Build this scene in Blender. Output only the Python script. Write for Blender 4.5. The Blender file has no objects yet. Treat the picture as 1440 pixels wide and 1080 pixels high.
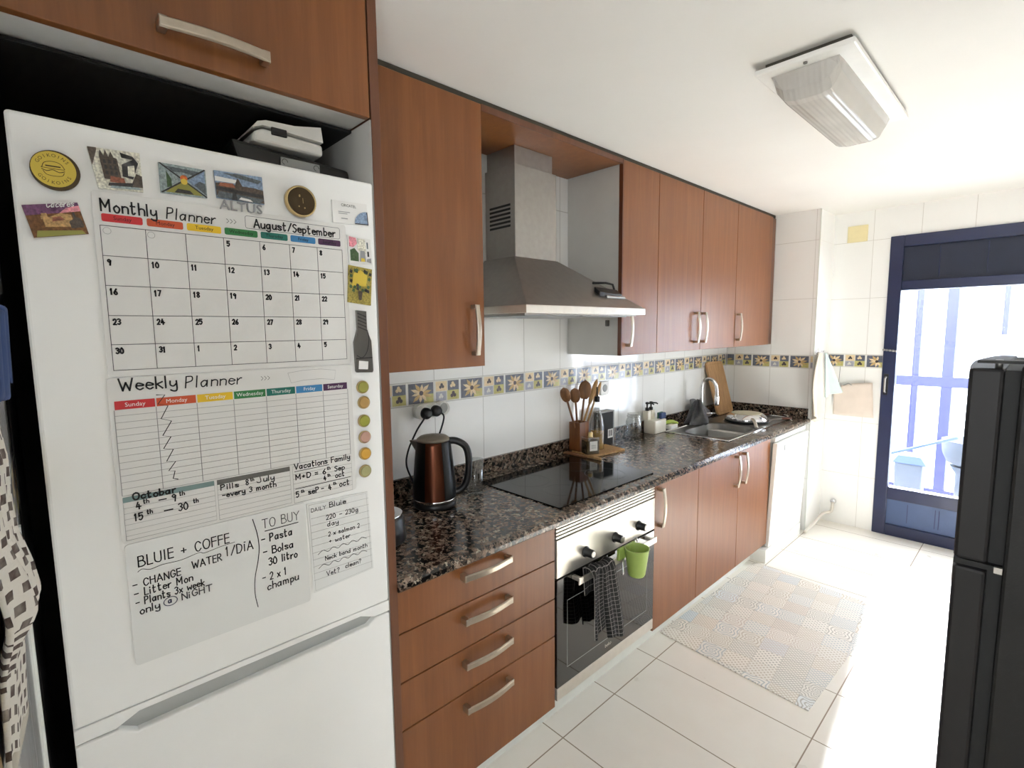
import bpy, bmesh, math, random
from mathutils import Vector, Matrix
random.seed(7)
scene = bpy.context.scene
COL = scene.collection

# ------------------------------------------------------------------ camera
cam_data = bpy.data.cameras.new('camera')
cam = bpy.data.objects.new('camera', cam_data)
COL.objects.link(cam)
cam_data.sensor_fit = 'HORIZONTAL'
cam_data.sensor_width = 36.0
cam_data.lens = 712.08 / 1440 * 36.0
cam_data.clip_start = 0.01
_r = Vector((0.688684, 0.724977, -0.011056))
_u = Vector((-0.070186, 0.081833, 0.994172))
_f = Vector((-0.721657, 0.683894, -0.107240))
_m = Matrix((( _r.x, _u.x, -_f.x, 1.74006), (_r.y, _u.y, -_f.y, -0.64976), (_r.z, _u.z, -_f.z, 1.48817), (0, 0, 0, 1)))
cam.matrix_world = _m
scene.camera = cam

# ------------------------------------------------------------------ light and exposure
scene.view_settings.view_transform = 'Standard'
scene.view_settings.look = 'None'
scene.view_settings.exposure = 1.08
scene.view_settings.gamma = 1.0
scene.view_settings.use_curve_mapping = False
scene.cycles.use_denoising = True
scene.cycles.max_bounces = 12
scene.cycles.diffuse_bounces = 6
scene.cycles.glossy_bounces = 5
scene.cycles.transmission_bounces = 8
scene.cycles.transparent_max_bounces = 12
scene.cycles.sample_clamp_indirect = 8.0
scene.cycles.caustics_reflective = False
scene.cycles.caustics_refractive = False

world = bpy.data.worlds.new('sky')
scene.world = world
world.use_nodes = True
_bg = world.node_tree.nodes['Background']
_bg.inputs[0].default_value = (0.90, 0.95, 1.0, 1)
_bg.inputs[1].default_value = 8.5

sun_d = bpy.data.lights.new('sun', 'SUN')
sun_d.energy = 40.0
sun_d.angle = math.radians(6)
sun_d.color = (0.97, 0.98, 0.97)
sun = bpy.data.objects.new('sun', sun_d)
COL.objects.link(sun)
_d = Vector((0.17, -1.0, -0.66)).normalized()
sun.rotation_euler = _d.to_track_quat('-Z', 'Y').to_euler()

XR0 = 2.36
def daylight_opening(name, loc, direction, sx, sy):
    """light portal: only tells the renderer where the sky comes in"""
    d = bpy.data.lights.new(name, 'AREA')
    d.shape = 'RECTANGLE'; d.size = sx; d.size_y = sy
    d.cycles.is_portal = True
    o = bpy.data.objects.new(name, d)
    COL.objects.link(o)
    o.location = loc
    o.rotation_euler = Vector(direction).to_track_quat('-Z', 'Y').to_euler()
    return o
# sky light enters through the glazed door and two unseen windows added for fill
daylight_opening('door_opening', (1.46, 3.81, 1.04), (0, -1, 0), 0.92, 1.44)
daylight_opening('rear_fill_opening', (1.80, -2.70, 1.55), (0, 1, 0), 0.75, 1.15)
daylight_opening('side_fill_opening', (XR0 + 0.1, -1.525, 1.55), (-1, 0, 0), 0.6, 1.15)

# ------------------------------------------------------------------ materials
def S(r, g, b):
    def c(v):
        v /= 255.0
        return v / 12.92 if v <= 0.04045 else ((v + 0.055) / 1.055) ** 2.4
    return (c(r), c(g), c(b), 1.0)

class NT:
    """small helper to write node maths"""
    def __init__(s, m):
        s.t = m.node_tree; s.n = s.t.nodes; s.l = s.t.links
    def put(s, sock, v):
        if hasattr(v, 'is_linked') or isinstance(v, bpy.types.NodeSocket):
            s.l.new(v, sock)
        else:
            sock.default_value = v
    def m(s, op, a, b=None, c=None):
        n = s.n.new('ShaderNodeMath'); n.operation = op
        s.put(n.inputs[0], a)
        if b is not None: s.put(n.inputs[1], b)
        if c is not None: s.put(n.inputs[2], c)
        return n.outputs[0]
    def pos(s):
        n = s.n.new('ShaderNodeNewGeometry')
        x = s.n.new('ShaderNodeSeparateXYZ'); s.l.new(n.outputs['Position'], x.inputs[0])
        return x.outputs[0], x.outputs[1], x.outputs[2]
    def obj(s):
        n = s.n.new('ShaderNodeTexCoord')
        return n.outputs['Object']
    def uv(s):
        n = s.n.new('ShaderNodeTexCoord')
        x = s.n.new('ShaderNodeSeparateXYZ'); s.l.new(n.outputs['UV'], x.inputs[0])
        return x.outputs[0], x.outputs[1]
    def comb(s, x, y, z):
        n = s.n.new('ShaderNodeCombineXYZ')
        for i, v in enumerate((x, y, z)): s.put(n.inputs[i], v)
        return n.outputs[0]
    def mapping(s, vec, scale=(1, 1, 1), rot=(0, 0, 0)):
        n = s.n.new('ShaderNodeMapping'); s.l.new(vec, n.inputs[0])
        n.inputs['Scale'].default_value = scale; n.inputs['Rotation'].default_value = rot
        return n.outputs[0]
    def noise(s, vec, scale, detail=3.0, rough=0.5, dist=0.0):
        n = s.n.new('ShaderNodeTexNoise'); s.l.new(vec, n.inputs['Vector'])
        n.inputs['Scale'].default_value = scale; n.inputs['Detail'].default_value = detail
        n.inputs['Roughness'].default_value = rough; n.inputs['Distortion'].default_value = dist
        return n.outputs[0]
    def mix(s, fac, a, b):
        n = s.n.new('ShaderNodeMix'); n.data_type = 'RGBA'
        s.put(n.inputs['Factor'], fac); s.put(n.inputs['A'], a) if False else None
        s.put(n.inputs[6], a); s.put(n.inputs[7], b)
        return n.outputs[2]
    def ramp(s, fac, stops, mode='LINEAR'):
        n = s.n.new('ShaderNodeValToRGB'); s.put(n.inputs[0], fac)
        cr = n.color_ramp; cr.interpolation = mode
        while len(cr.elements) < len(stops): cr.elements.new(0.5)
        for e, (p, c) in zip(cr.elements, stops): e.position = p; e.color = c
        return n.outputs[0]
    def bump(s, h, strength, dist=0.002):
        n = s.n.new('ShaderNodeBump'); s.l.new(h, n.inputs['Height'])
        n.inputs['Strength'].default_value = strength; n.inputs['Distance'].default_value = dist
        return n.outputs[0]
    def line(s, v, period, offset, half):
        """1 near multiples of period, else 0"""
        q = s.m('DIVIDE', s.m('SUBTRACT', v, offset), period)
        fr = s.m('FRACT', s.m('ADD', q, 1000.5))
        return s.m('LESS_THAN', s.m('ABSOLUTE', s.m('SUBTRACT', fr, 0.5)), half / period)

def newmat(name):
    m = bpy.data.materials.new(name); m.use_nodes = True
    b = m.node_tree.nodes['Principled BSDF']
    return m, NT(m), b

def mat(name, col, rough=0.5, metal=0.0, spec=0.5, coat=0.0, var=0.06, vscale=9.0, bump=0.0, bscale=120.0, sheen=0.0):
    m, t, b = newmat(name)
    v = t.obj()
    n = t.noise(v, vscale, 4)
    dark = tuple(c * (1 - var) for c in col[:3]) + (1,)
    lite = tuple(min(1, c * (1 + var)) for c in col[:3]) + (1,)
    t.l.new(t.ramp(n, [(0.3, dark), (0.7, lite)]), b.inputs['Base Color'])
    b.inputs['Roughness'].default_value = rough; b.inputs['Metallic'].default_value = metal
    b.inputs['Specular IOR Level'].default_value = spec
    b.inputs['Coat Weight'].default_value = coat
    b.inputs['Sheen Weight'].default_value = sheen
    if bump > 0:
        t.l.new(t.bump(t.noise(v, bscale, 2), bump), b.inputs['Normal'])
    return m

def glass_mat(name, tint=(1, 1, 1, 1), reflect=0.10, rough=0.0, edge=0.5):
    """thin clear pane: lets light straight through and mirrors a little"""
    m, t, b = newmat(name)
    out = t.n['Material Output']
    tr = t.n.new('ShaderNodeBsdfTransparent'); tr.inputs[0].default_value = tint
    gl = t.n.new('ShaderNodeBsdfGlossy'); gl.inputs['Roughness'].default_value = rough
    lw = t.n.new('ShaderNodeLayerWeight'); lw.inputs[0].default_value = 0.25
    nz = t.noise(t.obj(), 3.0, 2)
    fac = t.m('ADD', t.m('MULTIPLY', lw.outputs['Facing'], edge), t.m('MULTIPLY', nz, reflect))
    mx = t.n.new('ShaderNodeMixShader')
    t.l.new(fac, mx.inputs[0]); t.l.new(tr.outputs[0], mx.inputs[1]); t.l.new(gl.outputs[0], mx.inputs[2])
    t.l.new(mx.outputs[0], out.inputs['Surface'])
    return m

def wood_mat(name, dark, mid, lite, rough=0.40, axis='z', scale=1.0, coat=0.22):
    m, t, b = newmat(name)
    px, py, pz = t.pos()
    sc = {'z': (9, 9, 0.7), 'y': (9, 0.7, 9), 'x': (0.7, 9, 9)}[axis]
    v = t.mapping(t.comb(px, py, pz), tuple(s * scale for s in sc))
    n1 = t.noise(v, 3.0, 6, 0.6, 0.6)
    v2 = t.mapping(t.comb(px, py, pz), tuple(s * scale * (7 if s > 1 else 2.5) for s in sc))
    n2 = t.noise(v2, 4.0, 3, 0.6)
    f = t.m('ADD', t.m('MULTIPLY', n1, 0.75), t.m('MULTIPLY', n2, 0.25))
    t.l.new(t.ramp(f, [(0.32, dark), (0.5, mid), (0.68, lite)]), b.inputs['Base Color'])
    b.inputs['Roughness'].default_value = rough
    b.inputs['Coat Weight'].default_value = coat; b.inputs['Coat Roughness'].default_value = 0.35
    return m

M = {}
M['wood'] = wood_mat('cherry_veneer', S(116, 66, 28), S(126, 74, 33), S(136, 83, 40))
M['wood_edge'] = wood_mat('cherry_edge', S(84, 42, 20), S(96, 50, 26), S(108, 60, 32))
M['wood_side'] = wood_mat('cherry_panel_front', S(92, 54, 32), S(102, 61, 37), S(112, 70, 44))
M['laminate'] = mat('white_laminate', S(205, 203, 198), 0.45, var=0.03)
M['niche_shade'] = mat('niche_shade_black', S(16, 14, 12), 0.8)  # near-black colour standing in for shade in the fridge niche
M['ceiling'] = mat('ceiling_paint', S(232, 229, 223), 0.9, var=0.02, vscale=2)
M['white_wall'] = mat('white_plaster', S(242, 241, 238), 0.85, var=0.02)
M['beige_vent'] = mat('yellowed_plastic', S(232, 218, 170), 0.5)
M['fridge'] = mat('white_enamel', S(241, 240, 237), 0.32, var=0.015, vscale=4, coat=0.2, bump=0.03, bscale=60)
M['fridge_grey'] = mat('grey_plastic', S(150, 152, 150), 0.5)
M['grip_grey'] = mat('pale_grey_plastic', S(176, 178, 176), 0.45)
M['white_plastic'] = mat('white_plastic', S(232, 230, 224), 0.35)
M['white_gloss'] = mat('white_gloss_enamel', S(240, 239, 234), 0.25, coat=0.3, var=0.015)
M['steel'] = mat('brushed_steel', S(160, 156, 151), 0.34, 0.9, var=0.05, vscale=40)
M['steel_dark'] = mat('sink_steel', S(120, 118, 114), 0.34, 0.9, var=0.06, vscale=30)
M['steel_panel'] = mat('pale_steel', S(214, 208, 198), 0.36, 0.75, var=0.04, vscale=30)
M['nickel'] = mat('brushed_nickel', S(186, 174, 158), 0.3, 0.95, var=0.05, vscale=60)
M['chrome'] = mat('chrome', S(220, 220, 222), 0.08, 1.0, var=0.02)
M['black_gloss'] = mat('black_gloss', S(14, 14, 15), 0.06, spec=0.6, coat=0.4)
M['hob_glass'] = mat('black_hob_glass', S(8, 8, 8), 0.06, spec=0.28, coat=0.0)
M['oven_glass'] = mat('oven_door_glass', S(12, 11, 10), 0.05, spec=0.7, coat=0.6)
M['black_plastic'] = mat('black_plastic', S(20, 19, 19), 0.4)
M['black_matt'] = mat('black_matt', S(12, 12, 12), 0.7)
M['fridge_black'] = mat('black_fridge_paint', S(21, 20, 19), 0.55, spec=0.3, var=0.1, bump=0.15, bscale=300)
M['fridge_black_gloss'] = mat('black_fridge_door', S(22, 20, 20), 0.5, spec=0.3)
M['copper'] = mat('copper_brown_metal', S(86, 46, 28), 0.28, 0.8, var=0.05)
M['kettle_black'] = mat('kettle_black', S(9, 9, 9), 0.34, spec=0.3)
M['taupe'] = mat('taupe_lid', S(128, 118, 104), 0.35, 0.5)
M['blue_frame'] = mat('blue_lacquer', S(30, 38, 72), 0.35, var=0.08, coat=0.15)
M['blue_dark'] = mat('blue_shutter_box', S(24, 32, 54), 0.5, var=0.1)
M['blue_panel_hazed'] = mat('blue_panel_hazed', S(72, 90, 128), 0.4, var=0.06)  # blue lightened to carry the haze over the low door panel
M['blue_pale'] = mat('balcony_blue_frame', S(50, 54, 98), 0.5)
M['glass'] = glass_mat('clear_glass', (0.98, 0.99, 1, 1), 0.08)
M['tumbler_glass'] = glass_mat('tumbler_glass', (0.90, 0.91, 0.91, 1), 0.16, 0.02, 0.55)
M['olive_oil'] = mat('olive_oil', S(158, 118, 44), 0.2, spec=0.6, coat=0.5)
M['amber'] = mat('amber_liquid', S(74, 56, 22), 0.2, spec=0.6, coat=0.6)
M['paper'] = mat('planner_film', S(226, 224, 220), 0.3, var=0.012)
M['paper2'] = mat('whiteboard_film', S(229, 229, 226), 0.25, var=0.012)
M['ink'] = mat('black_marker', S(14, 14, 16), 0.6)
M['ink_grey'] = mat('grey_marker', S(60, 60, 62), 0.6)
M['print_line'] = mat('printed_line', S(70, 70, 74), 0.6)
M['pale_line'] = mat('pale_printed_line', S(150, 148, 146), 0.6)
M['white_print'] = mat('white_print', S(236, 236, 232), 0.6)
for k, c in dict(red=(206, 44, 48), orange=(206, 84, 44), yellow=(232, 190, 36), green=(48, 124, 66), teal=(30, 116, 102), blue=(60, 130, 182), purple=(72, 36, 74), sage=(124, 148, 146), grey=(104, 102, 98)).items():
    M['lab_' + k] = mat('label_' + k, S(*c), 0.45)
for k, c in dict(gold=(214, 186, 70), olive=(150, 146, 70), tan=(176, 140, 82), moss=(150, 150, 60), rose=(186, 146, 128), amber=(206, 156, 60), pale=(164, 160, 112), brown=(120, 78, 40), sand=(190, 150, 96), dusk=(116, 72, 108), sepia=(84, 72, 62), cream=(222, 216, 200), charcoal=(52, 50, 50), sky=(132, 152, 178), slate=(88, 96, 100), terracotta=(150, 90, 66), water=(150, 164, 164), pink=(220, 140, 150), leaf=(70, 96, 60), silver=(150, 150, 150), ochre=(160, 144, 70), orange=(214, 110, 50), white=(232, 230, 226)).items():
    M['p_' + k] = mat('print_' + k, S(*c), 0.45) if k in ('gold', 'olive', 'tan', 'moss', 'rose', 'amber', 'pale', 'silver', 'white') else mat('print_' + k, S(*c), 0.45, var=0.42, vscale=260)
M['coin_dark'] = mat('coin_bronze', S(76, 62, 44), 0.3, 0.7)
M['coin_brass'] = mat('brass', S(200, 176, 128), 0.3, 0.9)
M['wood_board'] = wood_mat('pale_beech', S(176, 134, 90), S(196, 154, 108), S(210, 170, 124), 0.5, 'z', 1.5, 0)
M['wood_spoon'] = wood_mat('olive_wood', S(96, 62, 36), S(122, 82, 48), S(146, 102, 62), 0.55, 'z', 3, 0)
M['wood_spoon2'] = wood_mat('light_spoon_wood', S(160, 120, 72), S(182, 142, 92), S(200, 164, 112), 0.55, 'z', 3, 0)
M['wood_box'] = wood_mat('acacia', S(92, 50, 20), S(118, 68, 26), S(138, 86, 36), 0.45, 'z', 2, 0.1)
M['green_cup'] = mat('lime_plastic', S(160, 184, 96), 0.35)
M['sponge_blue'] = mat('sponge_blue', S(70, 88, 128), 0.9, bump=0.6)
M['sponge_green'] = mat('sponge_green', S(60, 104, 84), 0.9, bump=0.6)
M['brush_green'] = mat('brush_green', S(168, 186, 66), 0.5)
M['ceramic'] = mat('cream_ceramic', S(226, 220, 204), 0.3)
M['grey_cloth'] = mat('grey_cloth', S(84, 84, 86), 0.95, bump=0.4, bscale=200, var=0.25, vscale=40)
M['grey_cloth2'] = mat('mid_grey_cloth', S(120, 120, 122), 0.95, bump=0.4, bscale=200, var=0.1, vscale=40)
M['beige_cloth'] = mat('beige_cloth', S(206, 196, 180), 0.95, bump=0.3, bscale=250)
M['mint_cloth'] = mat('mint_cloth', S(196, 212, 204), 0.95, bump=0.3, bscale=250)
M['bag_paper'] = mat('beige_paper', S(216, 202, 190), 0.9)
M['blue_cloth'] = mat('blue_cloth', S(44, 66, 110), 0.95, bump=0.3)
M['fringe'] = mat('cream_fringe', S(196, 188, 174), 0.95)
M['black_cloth'] = mat('black_cloth', S(12, 12, 13), 0.95)
M['cord'] = mat('black_rubber', S(14, 14, 15), 0.45)
M['dark_gap'] = mat('dark_gap_tone', S(70, 66, 56), 0.8)
M['pale_pipe'] = mat('painted_pipe', S(216, 208, 196), 0.4)
M['white_trim'] = mat('white_tile_trim', S(226, 228, 222), 0.2, coat=0.3)
M['far_facade'] = mat('far_facade', S(236, 238, 240), 0.9)
M['far_band'] = mat('far_facade_band', S(190, 205, 220), 0.9)
M['gallery_floor'] = mat('gallery_floor', S(200, 196, 190), 0.6)
M['balcony_grey'] = mat('pale_blue_grey_plastic', S(88, 97, 112), 0.6)
M['balcony_blue'] = mat('pale_blue_lid', S(70, 90, 136), 0.6)
M['pan_in'] = mat('pan_pale_base', S(206, 198, 170), 0.35, 0.3)
M['tile_grey'] = mat('border_slate', S(96, 104, 132), 0.35, coat=0.3, var=0.25, vscale=60)
M['tile_blue'] = mat('border_blue', S(92, 96, 110), 0.35, coat=0.3, var=0.25, vscale=60)
M['tile_petal'] = mat('border_petal', S(222, 200, 160), 0.35, coat=0.3, var=0.12, vscale=60)
M['tile_yellow'] = mat('border_yellow', S(188, 180, 112), 0.35, coat=0.3, var=0.12, vscale=60)
M['tile_ochre'] = mat('border_ochre', S(196, 164, 110), 0.35, coat=0.3, var=0.15, vscale=60)
M['tile_dark'] = mat('border_dark', S(66, 56, 60), 0.4, coat=0.3, var=0.2, vscale=60)
M['tile_lilac'] = mat('border_lilac', S(160, 160, 172), 0.35, coat=0.3, var=0.15, vscale=60)
M['tile_white'] = mat('border_edge', S(214, 212, 204), 0.3, coat=0.3)

def tile_mat(name, axis, pu, ou, base, grout):
    m, t, b = newmat(name)
    p = t.pos(); u = p['xyz'.index(axis)]; z = p[2]
    upper = t.m('GREATER_THAN', z, 1.234)
    off = t.m('ADD', t.m('MULTIPLY', upper, 1.281 - 1.187), 1.187)
    g = t.m('MAXIMUM', t.line(u, pu, ou, 0.0016), t.line(z, 0.399, 0, 0.0016) if False else t.line(t.m('SUBTRACT', z, off), 0.399, 0.0, 0.0016))
    col = t.mix(g, base, grout)
    t.l.new(col, b.inputs['Base Color'])
    t.l.new(t.m('ADD', t.m('MULTIPLY', g, 0.5), 0.09), b.inputs['Roughness'])
    b.inputs['Coat Weight'].default_value = 0.2
    v = t.comb(p[0], p[1], p[2])
    h = t.m('SUBTRACT', t.m('MULTIPLY', t.noise(v, 7.0, 2), 0.8), t.m('MULTIPLY', g, 0.6))
    t.l.new(t.bump(h, 0.22, 0.004), b.inputs['Normal'])
    return m
M['tile_y'] = tile_mat('white_tiles_side', 'y', 0.264, 0.026, S(240, 240, 238), S(186, 184, 180))
M['tile_x'] = tile_mat('white_tiles_end', 'x', 0.264, 0.064, S(240, 239, 236), S(204, 200, 194))

def floor_mat():
    m, t, b = newmat('floor_tiles')
    x, y, z = t.pos()
    g = t.m('MAXIMUM', t.line(x, 0.632, 0.622, 0.0022), t.line(y, 0.3215, 0.647, 0.0022))
    v = t.comb(x, y, z)
    n = t.noise(v, 5.0, 5, 0.6)
    base = t.ramp(n, [(0.3, S(236, 230, 220)), (0.7, S(240, 235, 226))])
    t.l.new(t.mix(g, base, S(156, 140, 122)), b.inputs['Base Color'])
    t.l.new(t.m('ADD', t.m('MULTIPLY', g, 0.4), t.m('ADD', 0.24, t.m('MULTIPLY', n, 0.1))), b.inputs['Roughness'])
    t.l.new(t.bump(t.m('SUBTRACT', t.m('MULTIPLY', n, 0.05), g), 0.3, 0.002), b.inputs['Normal'])
    return m
M['floor'] = floor_mat()

def granite_mat():
    m, t, b = newmat('speckled_granite')
    x, y, z = t.pos()
    v = t.comb(x, y, z)
    vo = t.n.new('ShaderNodeTexVoronoi'); vo.inputs['Scale'].default_value = 85
    w = t.n.new('ShaderNodeVectorMath'); w.operation = 'ADD'
    ns = t.n.new('ShaderNodeTexNoise'); ns.inputs['Scale'].default_value = 60; t.l.new(v, ns.inputs['Vector'])
    sc = t.n.new('ShaderNodeVectorMath'); sc.operation = 'SCALE'; sc.inputs['Scale'].default_value = 0.02
    t.l.new(ns.outputs['Color'], sc.inputs[0]); t.l.new(v, w.inputs[0]); t.l.new(sc.outputs[0], w.inputs[1])
    t.l.new(w.outputs[0], vo.inputs['Vector'])
    sp = t.n.new('ShaderNodeSeparateColor'); t.l.new(vo.outputs['Color'], sp.inputs[0])
    c1 = t.ramp(sp.outputs[0], [(0.0, S(14, 12, 11)), (0.27, S(62, 52, 44)), (0.42, S(102, 86, 74)), (0.60, S(122, 102, 88)), (0.80, S(138, 120, 104)), (0.93, S(152, 140, 124))], 'CONSTANT')
    n2 = t.noise(v, 150, 3, 0.7)
    c2 = t.mix(t.m('LESS_THAN', n2, 0.44), c1, S(14, 12, 11))
    t.l.new(c2, b.inputs['Base Color'])
    b.inputs['Roughness'].default_value = 0.16
    b.inputs['Specular IOR Level'].default_value = 0.5
    return m
M['granite'] = granite_mat()

def mat_rug():
    m, t, b = newmat('patchwork_mat')
    x, y, z = t.pos()
    P = 0.105
    u = t.m('DIVIDE', t.m('ADD', t.m('MULTIPLY', x, 0.98), t.m('MULTIPLY', y, 0.09)), P)
    v = t.m('DIVIDE', t.m('SUBTRACT', t.m('MULTIPLY', y, 0.98), t.m('MULTIPLY', x, 0.09)), P)
    fu = t.m('SUBTRACT', t.m('FRACT', u), 0.5); fv = t.m('SUBTRACT', t.m('FRACT', v), 0.5)
    cell = t.comb(t.m('FLOOR', u), t.m('FLOOR', v), 0.0)
    wn = t.n.new('ShaderNodeTexWhiteNoise'); wn.noise_dimensions = '2D'; t.l.new(cell, wn.inputs['Vector'])
    rnd = wn.outputs['Value']
    sp = t.n.new('ShaderNodeSeparateColor'); t.l.new(wn.outputs['Color'], sp.inputs[0])
    r = t.m('SQRT', t.m('ADD', t.m('MULTIPLY', fu, fu), t.m('MULTIPLY', fv, fv)))
    ang = t.m('ARCTAN2', fv, fu)
    def band(val, th): return t.m('GREATER_THAN', t.m('SINE', val), th)
    p1 = band(t.m('ADD', t.m('MULTIPLY', r, 50), t.m('MULTIPLY', t.m('COSINE', t.m('MULTIPLY', ang, 8)), 2.2)), 0.45)
    p2 = t.m('MAXIMUM', band(t.m('MULTIPLY', t.m('ADD', fu, fv), 38), 0.7), band(t.m('MULTIPLY', t.m('SUBTRACT', fu, fv), 38), 0.7))
    p3 = t.m('GREATER_THAN', t.m('MULTIPLY', t.m('SINE', t.m('MULTIPLY', fu, 31)), t.m('SINE', t.m('MULTIPLY', fv, 31))), 0.35)
    mx = t.m('MAXIMUM', t.m('ABSOLUTE', fu), t.m('ABSOLUTE', fv))
    p4 = band(t.m('ADD', t.m('MULTIPLY', mx, 44), t.m('MULTIPLY', t.m('SINE', t.m('MULTIPLY', ang, 4)), 2.5)), 0.4)
    s1 = t.m('LESS_THAN', rnd, 0.3); s2 = t.m('LESS_THAN', rnd, 0.55); s3 = t.m('LESS_THAN', rnd, 0.75)
    def sel(f, a, c): return t.m('ADD', t.m('MULTIPLY', f, a), t.m('MULTIPLY', t.m('SUBTRACT', 1.0, f), c))
    pat = sel(s1, p1, sel(s2, p2, sel(s3, p3, p4)))
    edge = t.m('GREATER_THAN', mx, 0.485)
    pat = t.m('MAXIMUM', t.m('MULTIPLY', pat, 0.85), t.m('MULTIPLY', edge, 0.4))
    base = t.ramp(sp.outputs[1], [(0, S(232, 228, 220)), (0.35, S(238, 233, 225)), (0.6, S(236, 230, 221)), (0.8, S(226, 229, 230)), (0.9, S(238, 228, 218))], 'CONSTANT')
    ink = t.ramp(sp.outputs[2], [(0, S(172, 168, 160)), (0.35, S(190, 178, 162)), (0.65, S(176, 182, 186)), (0.85, S(198, 182, 172))], 'CONSTANT')
    t.l.new(t.mix(pat, base, ink), b.inputs['Base Color'])
    b.inputs['Roughness'].default_value = 0.55
    return m
M['rug'] = mat_rug()

def cloth_plaid(name, base, line, pu, pv, wu, wv):
    m, t, b = newmat(name)
    u, v = t.uv()
    g = t.m('MAXIMUM', t.line(u, pu, 0, wu), t.line(v, pv, 0, wv))
    n = t.noise(t.obj(), 90, 3)
    t.l.new(t.mix(t.m('MULTIPLY', g, t.m('ADD', n, 0.35)), base, line), b.inputs['Base Color'])
    b.inputs['Roughness'].default_value = 0.95
    t.l.new(t.bump(t.noise(t.obj(), 300, 2), 0.4), b.inputs['Normal'])
    return m
M['plaid'] = cloth_plaid('black_white_check_cotton', S(17, 16, 17), S(150, 144, 142), 0.110, 0.046, 0.0042, 0.0019)

def keffiyeh():
    m, t, b = newmat('brown_cream_weave')
    u, v = t.uv()
    cu = t.m('FRACT', t.m('ADD', t.m('MULTIPLY', u, 12), t.m('MULTIPLY', t.m('FLOOR', t.m('MULTIPLY', v, 17)), 0.5)))
    cv = t.m('FRACT', t.m('MULTIPLY', v, 17))
    blk = t.m('MULTIPLY', t.m('LESS_THAN', t.m('ABSOLUTE', t.m('SUBTRACT', cu, 0.5)), 0.27), t.m('LESS_THAN', t.m('ABSOLUTE', t.m('SUBTRACT', cv, 0.5)), 0.27))
    band = t.m('MULTIPLY', t.m('GREATER_THAN', v, 0.62), t.m('LESS_THAN', v, 0.74))
    st = t.m('MULTIPLY', band, t.m('LESS_THAN', t.m('FRACT', t.m('MULTIPLY', v, 36)), 0.5))
    n = t.noise(t.obj(), 60, 3)
    f = t.m('MAXIMUM', t.m('MULTIPLY', blk, t.m('SUBTRACT', 1.0, band)), st)
    t.l.new(t.mix(t.m('MULTIPLY', f, t.m('ADD', n, 0.45)), S(214, 208, 196), S(74, 58, 50)), b.inputs['Base Color'])
    b.inputs['Roughness'].default_value = 0.95
    t.l.new(t.bump(t.noise(t.obj(), 220, 2), 0.6), b.inputs['Normal'])
    return m
M['keffiyeh'] = keffiyeh()

def diffuser_mat():
    m, t, b = newmat('prismatic_diffuser')
    x, y, z = t.pos()
    w = t.m('SINE', t.m('MULTIPLY', x, 420))
    t.l.new(t.ramp(t.noise(t.comb(x, y, z), 6, 2), [(0.3, S(224, 219, 210)), (0.7, S(234, 229, 221))]), b.inputs['Base Color'])
    b.inputs['Roughness'].default_value = 0.18
    b.inputs['Transmission Weight'].default_value = 0.35
    b.inputs['IOR'].default_value = 1.2
    t.l.new(t.bump(w, 0.25, 0.002), b.inputs['Normal'])
    return m
M['diffuser'] = diffuser_mat()

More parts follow.
